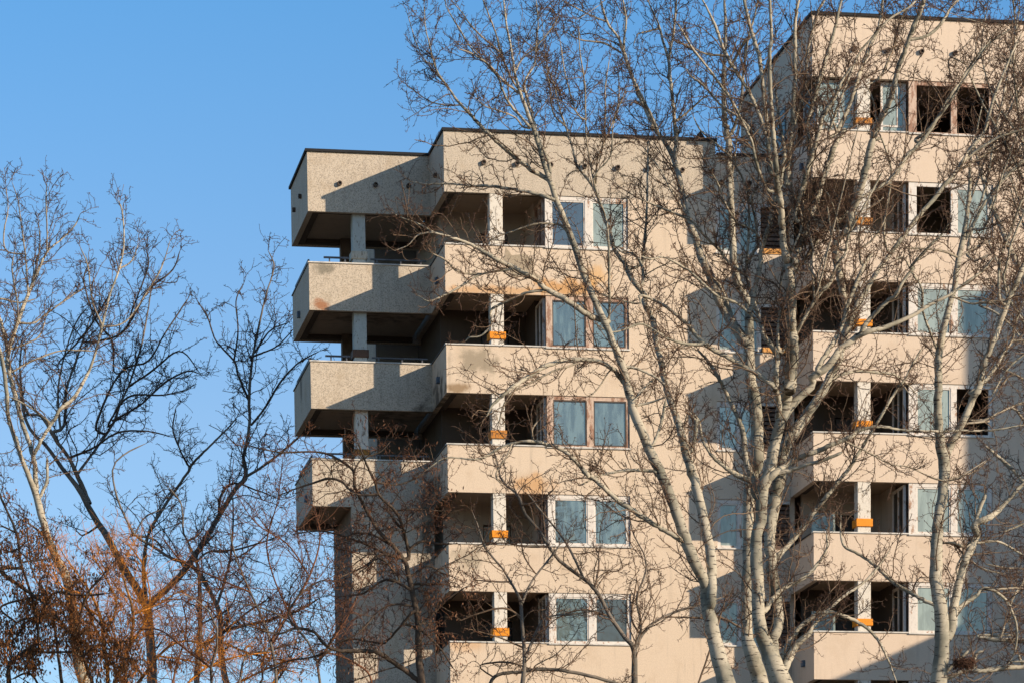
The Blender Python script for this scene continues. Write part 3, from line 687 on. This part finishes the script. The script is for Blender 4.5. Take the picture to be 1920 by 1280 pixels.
tree('poplar_tree', 'straight pale poplar trunk just behind the forked front trunk, rising past the narrow shaded windows', 'tree', -39.5, [
 'o1432,1300,34 l680,750,32 640,600,24 640,350,23 650,100,23 j980,1100,24 990,880,24 1060,700,25 1050,500,27 1050,250,24 1000,0,22 h990,1100,22 980,830,22 980,600,18 970,420,17 880,250,16 850,100,15 e840,1200,15 830,1000,15 820,800,14 810,600,13 800,400,13 800,200,13 780,0,12 b760,1100,11 750,800,9 760,500,7 770,250,6 755,-20,5',
 'h960,790,22 860,650,21 780,520,20 700,370,19 640,200,18 560,30,16 e560,1200,16 500,1000,15 440,850,14 400,720,13 370,550,13 340,400,12 300,270,11 240,160,9 130,0,9 a1860,950,8 1790,800,8 1740,680,8 1680,520,7 1640,400,7 1600,290,5 1520,180,5 1480,60,4 1460,-20,3',
 'a1640,400,6 1640,300,5 1655,150,4 1630,-10,3', 'e300,270,9 320,180,8 330,0,7 b320,1230,7 300,950,7 270,700,7 255,540,6 200,350,5 170,230,4 90,50,3 70,-20,3',
 'b255,540,6 300,300,5 320,100,4 330,-20,3', 'a1620,400,4 1540,350,4 1470,320,4 1310,300,3 1200,240,2', 'a1520,170,4 1380,110,3 1280,60,3 1170,0,2',
 'a1905,1030,6 1860,900,6 1790,760,5 1740,660,5 1700,560,4', 'b820,1200,8 870,1080,6 910,900,6 930,650,5 970,350,5 1030,150,4 1060,-10,3',
 'e840,560,4 830,420,4 850,300,4 b870,1250,3 900,1020,3', 'e780,690,4 720,620,4 700,500,3 600,340,3 530,200,2', 'b170,260,4 0,300,3 a1740,260,2 1710,340,2', 'b750,500,5 600,490,4 470,430,3 330,380,3 300,350,2',
 'h830,560,7 800,450,6 720,270,5 660,200,4', 'b1000,330,7 940,380,6 870,500,6 830,580,6 780,640,5',
 'e450,830,5 200,720,4 0,640,3 o1160,350,2', 'e470,860,5 300,600,4 200,400,3 100,260,3 0,140,2', 'b340,1080,5 460,980,4 560,890,3 600,870,2'
], dens=1.75, group=G)
tree('poplar_tree', 'thickest multi-stemmed poplar whose front trunk fans into many limbs beside the tower corner', 'tree', -42.5, [
 'o1474,1300,46 l850,896,44 780,720,34 720,560,27 710,350,26 700,180,25 700,0,23 j1090,1200,24 1100,950,24 1160,800,24 1190,650,23 1230,450,22 1280,300,20 1400,150,15 1560,0,14 i0,1100,14 150,1000,15 250,850,14 330,790,12 450,700,11 700,630,9 900,540,8 1100,420,7 1250,350,6 1400,240,5 1550,130,4 1640,20,3',
 'i450,700,9 500,600,9 700,400,8 760,360,7 850,200,6 930,100,5 f900,1250,5 1080,1050,5 1160,980,4 1260,840,3',
 'j1240,300,13 1250,180,12 1210,0,11 h1220,1200,12 1225,1000,11 1230,880,11 1130,740,10 1080,600,9 1020,400,8 960,200,7 960,60,6 e960,1180,6 980,900,5 975,640,4 960,540,4 850,320,4 740,190,4 550,30,3 b480,1050,2',
 'h930,160,6 820,80,5 750,0,5 e740,1130,5 560,950,5 450,830,4 200,720,3 0,640,2',
 'h1250,870,9 1240,700,6 1260,500,5 1290,400,5 1260,300,4 1280,150,5 1330,20,5 e1380,1080,4 1450,900,4 1450,780,4 1380,600,3 1340,300,3 1320,150,2',
 'h1260,880,7 1320,800,7 1400,700,7 1500,520,6 1620,330,8 1700,250,8 1760,100,6 1850,-30,5 f330,1000,5 400,850,4 560,560,4 640,400,3',
 'h1230,1190,10 1150,1130,9 1060,1060,9 900,970,9 740,880,9 570,780,9 430,620,7 300,510,6 190,430,6 0,350,5 d1750,1080,4 1480,1010,3 1350,950,3',
 'h570,795,7 420,790,6 250,740,5 100,650,4 0,610,4 g1400,170,3 1250,100,2', 'h1080,600,6 1020,550,5 880,430,5 700,360,5 600,280,5 450,140,4 300,50,4 200,10,3 e100,1180,3 0,1150,2',
 'j1045,1000,18 1010,850,14 960,700,12 940,560,12 930,450,11 880,300,9 800,130,8 740,0,7 h710,1100,8 600,930,6 520,850,4',
 'j960,850,13 800,770,9 650,640,7 560,490,6 530,330,5 460,250,4',
 'j1130,870,17 1250,770,13 1400,670,11 1600,600,10 1750,530,9 1900,470,8 k300,290,7 440,265,6 600,290,5 800,295,5 950,290,4 1130,290,4 1342,255,3',
 'j1220,800,10 1350,770,9 1500,720,8 1650,680,7 1820,610,6',
 'l830,830,18 800,640,20 830,560,20 820,380,22 790,200,22 780,0,23 j1190,1180,24 1230,950,26 1270,750,25 1290,600,24 1370,450,22 1480,300,20 1600,120,18 1680,0,17 i180,1060,17 250,950,16 300,740,15 420,450,13 530,250,11 640,80,10 f780,1050,9 950,820,9 1100,650,9 1200,520,9 1320,380,9 1430,200,8 1560,30,7 c1640,900,6 1720,700,5 1800,500,4 1900,300,3',
 'f1340,330,6 1500,200,6 1700,80,5 1917,10,5 o1960,225,4', 'f1330,390,5 1500,280,4 1750,130,3 1850,20,3 o1940,225,2',
 'i60,1010,11 150,870,10 270,640,9 350,400,8 430,200,8 500,50,6 f560,1130,4',
 'j1290,300,22 1310,150,24 1320,0,24 h1350,1200,24 1360,1000,24 1380,800,22 1360,600,19 1360,400,19 1350,200,20 1330,60,17 e1290,1050,14 1280,950,13 1270,750,13 1250,600,12 1230,480,11 1220,300,10 1200,100,9 b1190,1100,8 1170,800,8 1165,500,7 1180,300,6 1165,-20,5',
 'e1260,520,9 1270,420,9 1300,250,8 1270,30,7 b1240,1000,5 1220,800,4', 
 'h1370,130,13 1400,60,13 e1400,1150,12 1480,950,12 1540,770,12 1600,620,12 1640,470,12 1700,300,12 1770,120,11 1850,20,10 c240,1200,10 330,1000,8 380,850,8 440,660,8 530,430,8 620,220,7 650,-20,5',
 'h1390,150,8 1500,0,7 e1600,1000,7 f130,920,7 300,790,6 500,600,6 700,480,8 850,280,8 950,170,7 1080,20,6 c1200,950,6 1300,800,5 1480,530,4 1650,320,3',
 'e1400,830,8 1430,640,8 1470,500,9 1530,300,9 1590,100,8 1620,0,8 b1640,1050,9 1740,900,7 1800,760,5 1900,600,4',
 'e1500,400,9 1540,200,9 b1500,1150,9 1550,950,9 1620,700,9 1680,500,7 1740,300,6 1800,50,5 1820,-20,4',
 'e1320,500,9 1340,250,9 b1370,1130,9 1380,900,8 1395,650,8 1390,400,8 1395,200,6 1430,-20,5',
 'b1380,1130,8 1450,900,7 1490,650,6 1520,400,6 1590,130,6 1670,-20,4', 'e1190,420,9 1160,250,9 1150,100,9 b1150,1200,9 1120,950,8 1090,650,8 1070,500,8 1020,350,8 980,200,7 930,-20,6',
 'b1140,1240,7 1060,1000,7 980,830,7 900,700,7 810,560,7 740,420,6 690,270,6 620,110,4 550,-20,3',
 'e1150,560,6 1050,330,6 b1000,1270,5 890,1030,5 800,870,5 740,790,5 600,600,4 460,420,4 370,260,3 320,200,2',
 'b980,1150,5 880,1050,5 740,960,4 560,760,4 460,690,3 400,600,2', 'h1000,480,9 1030,300,10 1090,60,9 e1080,1150,9 1120,1000,9 1170,850,9 1200,680,9 1235,560,8',
 'h970,60,6 e1000,1150,6 1060,1050,6 1050,950,5 940,880,4 870,850,4 770,690,4 700,500,3 600,340,2', 'e1050,1000,5 1040,850,4 1000,640,4 1060,500,4 1050,200,3 960,0,2',
 'l820,860,13 850,760,13 890,660,11 960,560,9 1050,490,9 1140,470,8 1240,500,8 1344,550,7 m470,640,6 530,760,4 580,890,3',
 'l850,850,18 930,680,14 1010,600,11 1050,540,6 1200,390,6 1344,290,5 m480,180,4 540,100,2.5',
 'l760,450,11 800,380,10 870,320,9 960,280,8 1050,200,7 1120,90,5 1120,0,4', 'l805,170,12 850,110,11 900,60,10 j1500,1230,10 1600,1100,9 1700,980,9 1800,850,8 k260,500,7 350,350,6 420,240,6 500,100,6 550,20,5 i850,1100,5 920,960,4 1000,830,4',
 'i100,1180,6 180,1110,6 400,1030,6 600,1045,6 760,1065,5 900,1180,3 960,1260,2', 'i760,1065,4 860,1200,3 930,1280,2.5', 'k220,360,4 350,420,4 500,500,3 620,520,3 780,590,3 900,600,2.5 1100,480,2',
 'c240,1200,5 120,900,5 130,1050,4 190,880,4 300,760,3', 'e1500,860,4 1460,780,4 1480,560,3 1540,350,3 1600,150,2', 'h1300,130,5 1500,60,4 1560,240,4 1600,300,4 f430,-20,2',
 'i80,290,4 40,200,4 0,100,4 e1560,1100,4 1500,850,3', 'i90,290,4 60,200,3 100,60,3 f180,1000,3 150,700,3', 'f680,1080,5 660,900,5 700,640,4 720,460,4 720,340,4 660,150,4 600,0,3 c560,900,3 480,740,2',
 'f250,1080,5 240,850,4 160,600,3 60,520,2', 'f450,1200,6 440,950,4 500,750,3 640,640,3 650,620,2', 'f460,1080,5 560,1000,4 640,880,4 680,760,3 690,640,2', 
 'c160,1200,6 400,560,4 500,400,4 700,180,4 880,70,4 960,-10,4', 'c620,700,5 700,540,5 760,380,4 800,200,4 900,40,4', 
 'c560,1240,14 600,1120,14 680,980,12 740,820,11 780,640,10 860,420,9 920,250,9 1000,60,9 1030,-30,8', 'f350,850,15 430,600,15 500,350,14 530,200,14 c560,1240,13',
 'i270,800,15 330,560,15 350,600,15 f220,1100,15 300,950,15 360,830,15',
 'c900,360,6 1000,340,6 1100,290,6 1190,190,6 1260,70,5 1340,-10,5', 'c940,1260,6 1030,1200,7 1130,1080,6 1220,960,6 1300,840,5 1390,700,4 1500,540,4 1600,400,3 1800,260,3',
 'f780,420,6 860,270,5 930,190,5 1020,80,5 c1100,1150,4',
], dens=1.65, group=G)
p3 = tree('poplar_tree', 'tall pale poplar at the right, forking into two stems in front of the tower windows', 'tree', -41, [
 'o1757,1300,36 m850,700,31 850,500,29 820,300,27 820,150,26 825,0,24 k800,890,22 830,700,22 840,550,24 830,450,24 810,350,20 800,150,17 805,0,17 i1150,900,16 1180,700,15 1230,500,13 1290,300,12 1320,80,12 f1380,950,11 1410,750,9 1430,500,7 1435,300,5 1480,100,4 c1500,1150,3 1560,850,2',
 'k850,470,20 870,400,18 950,250,15 1030,70,14 1060,20,14 i1550,1000,14 1650,750,13 1740,500,12 1800,350,12 1890,150,11 o1935,460,10 1960,400,8 1985,300,5',
 'f1390,1000,8 1470,850,7 1550,700,6 1640,570,6 1750,450,6 1917,290,5 o1960,260,3', 'i1740,430,8 1700,400,7 1690,200,6 1700,0,6 f1710,1150,5 1790,950,5 1900,650,4 o1935,330,3',
 'i1760,460,7 1770,380,6 1735,200,5 1770,50,5 f1800,1050,5 1917,760,4 o1940,340,3', 'i1430,1230,9 1500,1190,8 1620,1060,7 1720,900,6 1820,730,6 1830,640,5 1900,450,4 o1930,540,3',
 'i1135,830,6 1080,700,5 1010,500,5 1000,300,5 930,180,5 840,20,4 f760,1180,3', 'm790,420,8 640,340,8 560,290,8 450,190,7 350,120,6 270,80,5 245,10,4 k190,810,2',
 'm830,620,22 900,600,20 930,400,18 980,200,16 1030,80,16 1060,0,15 k1030,880,15 1150,820,12 1230,740,9 1342,620,8 o1960,870,6', 'k1040,860,9 1070,760,9 1100,690,8',
 'm930,470,12 1000,410,9 1060,370,8 1100,325,7 1180,350,6 1250,420,6 1300,560,5 1290,700,4 1250,780,3', 'm1180,335,5 1280,325,4 1344,330,4 o1950,1100,3',
 'o1960,1240,8 m1344,800,9 1250,800,10 1120,820,10 1000,820,9 900,860,8 830,890,8', 'm830,870,10 900,800,8 1010,700,6', 'm1040,780,7 1060,720,6 1100,700,4', 'm1340,800,6 1310,720,6',
 'm940,60,5 870,50,4', 'm1010,70,5 1100,50,5 1200,50,5 1344,130,4', 'm850,55,5 920,60,4 1000,140,4 1100,210,3 1230,240,2', 'm950,260,5 940,200,4 980,120,4',
 'i1260,350,5 1330,390,4 1450,430,4 1600,410,3 1750,400,3', 'i1270,330,5 1380,260,5 1550,130,5 1640,20,4 f1640,1200,3', 'f1340,1180,5 1200,1110,5 1040,1090,4 830,1080,4', 'f1350,1150,4 1450,1090,4 1620,1010,3',
 'k1130,230,4 1000,230,5 1100,220,5 1200,170,4 1342,110,4', 'k900,590,4 1000,560,4 1060,520,3 1110,480,2', 'f1420,700,4 1500,480,4 1600,200,4 1700,60,4 c1760,1000,3 1850,800,3', 'f1560,900,5 1640,700,4 1700,500,4 o1890,300,3 1925,200,3 1945,120,3',
 'o1950,420,6 1915,330,5 1880,260,5 1840,190,4 1810,120,3', 'o1960,330,5 1900,240,5 1862,180,4 1840,100,3 1850,20,2', 'o1970,560,6 1935,380,5 1915,250,5 1900,120,4 1912,10,3', 'o1955,640,5 1925,660,5 1890,690,4 1860,740,4',
 'k1290,160,5 1342,230,5', 'c1250,520,3 1250,650,3 1300,760,3 1310,850,2', 'c1500,0,2 1480,100,2 1400,100,1.5',
], dens=1.65, group=G)
def copy_tree(src, loc, rz, sc_, label):
    r = src.copy(); C.objects.link(r); r.location = loc; r.rotation_euler = (0, 0, rz); r.scale = (sc_,)*3; r['label'] = label
    for ch in list(src.children):
        c = ch.copy(); C.objects.link(c); c.parent = r
    return r
copy_tree(p3, (10.4, -27, 0), 2.9, 1.22, 'poplar just outside the right edge, mirrored in the middle flat windows')
copy_tree(p3, (17, -31, 0), .7, 1.2, 'second poplar beyond the right edge, further out than its neighbour')
tree('elm_tree', 'dark crooked elm in front of the shaded shaft wall below the lowest open terrace', 'tree', -36, [
 'o793,1300,15 r770,1100,14 770,950,12 740,800,11 715,680,10 690,610,9 640,540,8 560,460,8 510,380,7 450,270,6 420,200,6 415,120,5 350,70,5 230,20,4 0,20,3 o450,830,2',
 'r715,600,9 715,570,8 690,450,6 650,350,6 560,260,5 530,180,5 480,70,4 440,-30,3', 'r715,580,6 740,530,5 800,505,5 880,520,4 960,520,3',
 'r550,250,5 430,250,4 350,180,5 280,165,5 190,190,4 100,220,3 0,260,2', 'r690,600,6 560,560,5 480,520,5 330,470,4 220,450,3 80,470,2',
 'r710,760,6 620,715,6 560,730,4 470,790,4 400,800,3', 'r765,1262,10 640,1170,10 540,1110,9 430,1105,8 320,1100,7 250,1060,6 200,1000,6 100,980,5 0,1010,4 q1180,1000,3',
 'r730,900,6 600,1050,4 540,1060,4 420,1040,4 330,1060,3', 'r740,690,5 820,640,4 900,680,3 960,700,3', 'r760,740,5 860,740,4 920,740,3', 'r680,600,6 560,580,5 480,640,4 350,700,3 320,720,2',
 'r660,420,5 600,330,4 640,340,4 760,330,3 880,340,2', 'r700,960,5 780,990,4 880,1080,4 960,1200,3', 'r640,540,5 520,470,4 430,460,4 400,470,3',
 'r660,700,4 560,600,3 470,660,3 440,680,2', 'r720,540,5 680,460,4 720,380,3 800,300,3 860,240,2', 'r530,180,4 640,200,3 740,170,3 830,120,2', 'r420,120,4 460,60,3 560,20,3 620,-40,2',
 'r750,860,5 650,850,4 560,880,3 450,1000,3 330,1060,2', 'r300,1100,4 180,1140,4 60,1160,3 o500,1260,2', 'r100,980,4 60,900,4 120,800,3 200,740,3 300,700,2', 'r780,960,4 860,890,4 930,820,4 1020,760,3'
], bark='bark_dark', mid='bark_dark', twig='twig_red', dens=1.5, blen=1.2, trop=(0, 0, .03), depth=.5, wig=.25, leaves=(2600, 'seed', .022, .06, (0, 40, 99)))
tree('young_tree', 'slim young tree with thin dark forks in front of the lowest loggia post', 'tree', -35, [
 'o978,1300,10 s560,1130,8 540,900,7 545,820,6 490,720,5 430,620,4 330,500,4 300,400,3 260,300,2', 's545,820,6 600,700,4 700,570,4 760,490,3', 's565,1130,6 640,960,5 700,900,4 870,880,3 1000,860,2',
 's540,900,4 440,850,4 300,880,3 200,920,2', 's480,700,3 400,700,3 270,690,2', 's620,650,3 560,560,3 540,480,2', 's560,1080,4 420,1020,3 280,980,3'
], bark='bark_grey', mid='bark_mid', twig='twig', dens=1.6, blen=.9, trop=(0, 0, .08), depth=.4)
tree('young_tree', 'slender grey tree forking in a wide V in front of the lower middle windows', 'tree', -34, [
 'o1189,1300,14 s1185,1100,11 1140,1030,9 1050,900,8 960,740,8 880,670,7 760,580,7 700,500,6 640,400,6 560,310,6 520,200,5 430,130,4 400,0,3 350,-120,2',
 's900,690,6 860,600,5 810,500,5 740,400,4 640,280,4 580,200,3', 's1185,1110,8 1220,1020,7 1290,940,6 1400,880,5 1524,840,5 l380,410,5 500,380,3', 's1195,1070,6 1225,950,5 1200,800,4 1250,650,4 1245,550,3 1180,420,3 1150,250,2',
 'o915,1290,7 s400,1235,7 540,1215,7 700,1200,7 900,1230,7 1100,1285,6', 's700,500,4 560,500,3 460,480,3 340,480,3', 's960,740,4 980,640,4 985,560,3', 's540,260,4 640,240,3 720,180,3',
 's1220,1000,4 1170,900,4 1200,700,3', 'l240,500,3 380,505,5 480,500,5 600,560,4 700,620,3', 'l350,896,4 440,640,4 480,500,4 510,400,3', 's1050,900,4 900,860,3 760,900,3 640,1000,2', 's300,1180,3 460,1160,4 600,1200,3'
], bark='bark_grey', mid='bark_mid', twig='twig', dens=1.35, blen=1.0, trop=(0, 0, .05), depth=.4)
# --- left side
tree('poplar_tree', 'pale poplar at the left edge of the picture, its stems rising from the brown thicket', 'tree', -22, [
 'o168,1300,24 q380,1200,22 360,1000,20 320,780,18 270,680,16 230,580,15 200,480,14 180,400,14 150,320,11 110,220,9 70,100,8 40,0,8 p35,1150,8 20,1000,8 0,900,7 o-20,600,6',
 'q178,390,11 170,300,10 160,190,9 p110,1250,9 70,1100,9 45,1000,9 40,920,9 80,780,8 140,620,7 190,500,6 240,400,4 300,350,3 370,280,3 400,220,2',
 'p140,620,4 130,450,3 110,300,3 90,150,2 60,60,1.5', 'p235,400,3.5 235,300,3 230,150,2.5 235,60,1.5', 'p40,900,7 15,800,6 0,740,6 o-15,560,4', 
 'q165,180,8 200,110,7 270,0,7 p300,1190,7 370,1130,7 440,1010,6 480,900,5 510,780,5 550,620,4 600,480,4 620,350,3 610,200,3 590,150,2', 'p510,770,4 460,650,3 440,480,3 400,380,2', 'p600,490,3.5 660,450,3 690,370,2',
 'p510,780,4 600,770,3 660,720,3 740,600,3 800,500,3 830,420,2 850,350,1.5', 'p90,760,5 170,760,4 280,680,3.5 400,600,3 420,590,2', 'p30,900,4 140,860,3 200,820,3 240,700,2', 'p160,560,4 190,440,3 200,350,2.5 190,250,2',
 'q75,95,7 90,150,7 110,220,7', 'p0,640,4 100,660,3 180,640,2.5', 'p70,1000,4 140,960,4 300,900,3 460,900,3', 'p240,1250,5 150,1180,4 50,1130,3', 'q190,390,7 225,310,6 225,200,5', 'p30,400,3 20,300,3 40,200,2 30,80,1.5', 'p60,850,4 90,700,3 60,500,3 70,420,2',
], bark='bark_pale', mid='bark_mid', twig='twig', dens=1.35, blen=.9, group='bare trees against the sky at the left')
tree('poplar_tree', 'big dark poplar whose trunk forks low into two wide arms against the blue sky', 'tree', 12, [
 'o287,1300,21 q720,1050,18 700,900,18 640,800,15 570,680,14 510,570,13 450,480,12 380,350,10 300,250,8 230,150,7 130,40,6 p100,1080,5 60,1000,4 20,850,3',
 'q430,420,10 370,280,9 330,200,7 260,100,7 200,0,6 p130,1200,5 100,1000,4 110,850,3', 'q370,280,6 420,210,5 480,130,5 550,20,5 p600,1160,5 640,1080,4 700,900,4 740,700,3 760,560,2', 
 'p320,1270,6 330,1100,5 380,950,4 430,800,3 460,700,2', 'p300,1270,5 290,1100,4 320,930,3 380,760,3 440,680,2', 
 'q720,900,14 740,880,13 850,780,12 920,690,12 980,600,11 1050,480,10 1130,350,9 1180,290,9 1170,200,7 1190,100,6 1200,0,6 p1245,1150,6 1260,950,5 1300,750,4 1330,620,3 1370,480,3 1340,400,2',
 'p1245,1150,5 1190,1020,4 1170,950,4 1080,850,3 1040,740,3 980,640,2', 'p1170,950,4 1190,800,3 1180,650,2.5 1220,560,2', 'q1180,290,6 1290,220,5 1434,100,4 o610,770,3 640,735,2',
 'p1255,1270,5 1320,1190,4 1400,1060,4 1490,960,3 1600,900,2', 'q700,880,10 690,750,8 700,620,7 720,550,6 790,430,6 900,270,5 920,230,5 1000,150,4 1100,50,3 1140,0,2', 'q900,230,4 860,150,3 830,60,3 p880,1180,2',
 'p640,1080,4 760,1000,4 900,900,3 1000,1010,2', 'p560,1250,5 700,1170,4 820,1060,4 940,1000,3 1010,1020,2', 'p480,1270,5 600,1010,4 740,950,4 820,820,3 940,640,3', 'p500,850,4 620,800,4 740,600,4 860,500,3 900,400,2',
 'p650,730,3 740,480,3 730,400,2', 'p570,1000,3 560,850,4 480,750,4 420,560,3 440,470,2', 'p540,1270,4 640,1130,4 820,1120,3 940,1090,2', 'p300,950,3 420,820,4 500,700,4 560,600,3', 'q330,200,5 450,150,4 560,80,4 700,70,3 830,100,2',
 'q480,520,5 400,570,3 370,550,2', 'q1050,480,5 1060,380,5 1120,320,4 1220,350,3 1330,390,2', 'q930,660,5 1000,600,3 1040,560,2', 'p1280,900,4 1350,800,3 1440,760,2', 'p1260,930,4 1380,880,3 1460,800,2'
], bark='bark_grey', mid='bark_dark', twig='twig_dark', dens=1.35, blen=.85, group='bare trees against the sky at the left')
tree('birch_tree', 'thin grey-barked tree whose long branch curls up and left, between dark forked poplar and building', 'tree', 6, [
 'o428,1300,13 q1060,1130,12 1060,1000,11 1040,900,9 960,760,8 910,710,8 820,680,6 730,620,6 650,570,5 600,480,4 560,380,4 540,250,3 600,180,3 700,130,2',
 'q1050,880,6 1090,750,5 1110,650,5 1120,450,3 1110,330,2', 'q950,1300,12 960,1100,10 960,900,9 950,720,6 900,600,4 880,550,4 870,420,3 810,340,3', 'q945,700,5 1000,650,4 1130,640,4 1270,600,3 1350,570,2',
 'q960,1110,6 1080,1030,6 1280,980,6 1434,930,5 o600,1120,3', 'q1150,970,4 1280,880,4', 'q940,1130,6 1050,1050,4 1150,970,4', 'q780,640,4 740,590,4 640,570,4', 'q900,600,4 960,560,3 1010,460,2', 'q1100,700,3 1200,640,3 1290,560,2',
 'q1250,1280,4 1260,1170,4 1350,1020,3 1400,860,3', 'q960,1000,4 1100,920,3 1150,800,2', 'q1060,1080,4 1180,1130,4 1300,1160,3 1430,1180,3', 'q1320,1280,4 1400,1150,3 1430,1040,2', 'q650,560,3 700,480,3 800,440,2'
], bark='bark_grey', mid='bark_grey', twig='twig_dark', dens=1.5, blen=1.0, trop=(0, 0, .03), group='bare trees against the sky at the left')
zlo = lambda v, Y: at(100, v, Y)[2]
Yb = -30
tree('leafy_tree', 'low tree at the left edge still hung with dry brown leaves', 'tree', Yb, [
 'o18,1300,10 q40,1210,9 60,1170,8 120,1130,7 180,1080,6 180,1000,6 150,850,5 100,700,5 80,560,5 0,380,4 o-20,880,3', 'q60,1170,6 40,1080,5 80,990,4 180,960,4', 'q180,1000,5 250,850,4 380,860,4 520,850,3',
 'q0,730,8 60,790,7 150,850,6 240,920,5 330,1040,4', 'q180,1130,5 320,1130,4 440,1120,4 600,1160,3', 'q100,700,4 180,690,3 230,680,2', 'q80,560,4 20,530,3 0,530,3', 'q300,1300,7 280,1150,6 260,1000,5 230,860,4 160,760,3 130,560,3',
 'q440,1300,7 400,1150,6 380,1000,5 420,850,4 480,780,3 540,700,2', 'q600,1300,6 580,1150,5 520,1050,4 440,950,4 380,880,3', 'q0,920,4 100,880,4 190,860,3', 'q0,1100,5 80,1060,4 120,980,3', 'q0,640,3 60,650,3 130,600,2',
 'q400,1150,4 500,1090,4 600,1080,3', 'q200,1300,5 140,1230,4 60,1260,4'
], bark='bark_dark', mid='bark_dark', twig='twig_red', dens=1.5, blen=1.1, trop=(0, 0, -.01), depth=.7, leaves=(10000, 'leaf', .026, .07, (0, zlo(905, Yb), at(420, 1000, Yb)[0])))
tree('willow_shrub', 'mass of thin glowing orange shoots rising round the trunks at the lower left', 'shrub', -24, [
 'o200,1310,9 q520,1250,8 500,1100,7 480,950,6 420,820,4 330,700,3 280,620,2', 'q540,1300,7 620,1100,6 640,950,5 600,800,4 560,660,3 540,600,2', 'q500,1100,5 440,980,4 400,860,4 300,820,3 240,700,2', 'q620,1100,5 700,980,4 720,850,3 680,700,2.5 620,620,2',
 'q510,1030,5 560,900,4 500,760,3 440,660,2', 'q640,1300,6 760,1150,5 860,1080,4 980,1090,3 1080,1120,2', 'q640,950,4 760,900,3 840,850,2.5 900,830,2', 'q760,1150,4 900,1170,3 1000,1200,3 1100,1180,2', 'q880,1300,5 1000,1200,4 1150,1150,3 1300,1130,2',
 'q480,960,4 380,900,3 260,900,3 160,860,2', 'q400,1300,5 440,1150,4 350,1050,3 250,980,3', 'q1100,1300,5 1220,1240,4 1350,1180,3 1430,1160,2', 'q1300,1300,4 1350,1220,3 1430,1230,2', 'q650,1200,4 560,1080,3 520,960,3'
], bark='bark_orange', mid='twig_orange', twig='twig_orange', dens=4.0, blen=1.5, sp=.8, trop=(0, 0, .04), depth=.9, spurs=False, wig=.2, thin=.62)

tree('bare_shrub', 'tangle of fine reddish-brown twigs between the orange shoots and the shaded shaft wall', 'shrub', -26, [
 'o520,1310,7 o515,1240,6 500,1180,5 470,1110,4 440,1040,3 430,980,2', 'o510,1200,5 545,1140,4 580,1080,4 600,1010,3 590,950,2', 'o470,1110,4 400,1080,3 340,1050,3 300,1000,2', 'o600,1310,6 595,1240,5 560,1180,4 500,1140,3 440,1130,2',
 'o595,1240,5 630,1190,4 660,1140,3 680,1090,2', 'o400,1310,6 395,1250,5 410,1190,4 380,1130,3 330,1110,2', 'o395,1250,5 340,1210,4 300,1180,3 250,1180,2', 'o320,1310,5 330,1250,4 350,1180,3 340,1120,2', 'o560,1180,4 520,1100,3 500,1020,3 520,940,2 530,860,1.5', 'o580,1080,3 540,1020,3 480,980,2 440,920,1.5',
 'o700,1310,5 690,1260,4 640,1230,4 600,1220,3', 'o440,1310,5 460,1230,4 500,1220,3 570,1200,3'
], bark='bark_grey', mid='twig_red', twig='twig_red', dens=2.6, blen=1.5, trop=(0, 0, .04), depth=.8, thin=.7, wig=.2, spurs=False)

# ------------------------------------------------------------------ a nest in the right-hand poplar
np_ = at(1808, 1243, -41.2); e = empty('bird_nest', tuple(np_), label='ragged dark stick nest on the broken horizontal branch at the lower right', cat='nest')
a = Acc(); n = 300
ang = rng.random(n)*2*math.pi; rad = .17*np.sqrt(rng.random(n)); c = np_+np.c_[np.cos(ang)*rad*1.1, np.sin(ang)*rad, (rng.random(n)-.5)*.12]
d = nrm(np.c_[-np.sin(ang), np.cos(ang), rng.normal(size=n)*.35]+rng.normal(size=(n, 3))*.35); L = .12+.14*rng.random(n)
a.tubes(grow(c-d*L[:, None]/2, d, L, 4, .12, (0, 0, 0)), np.full((n, 4), .0045), 4)
a.build('nest_sticks', [M['nest']], e)
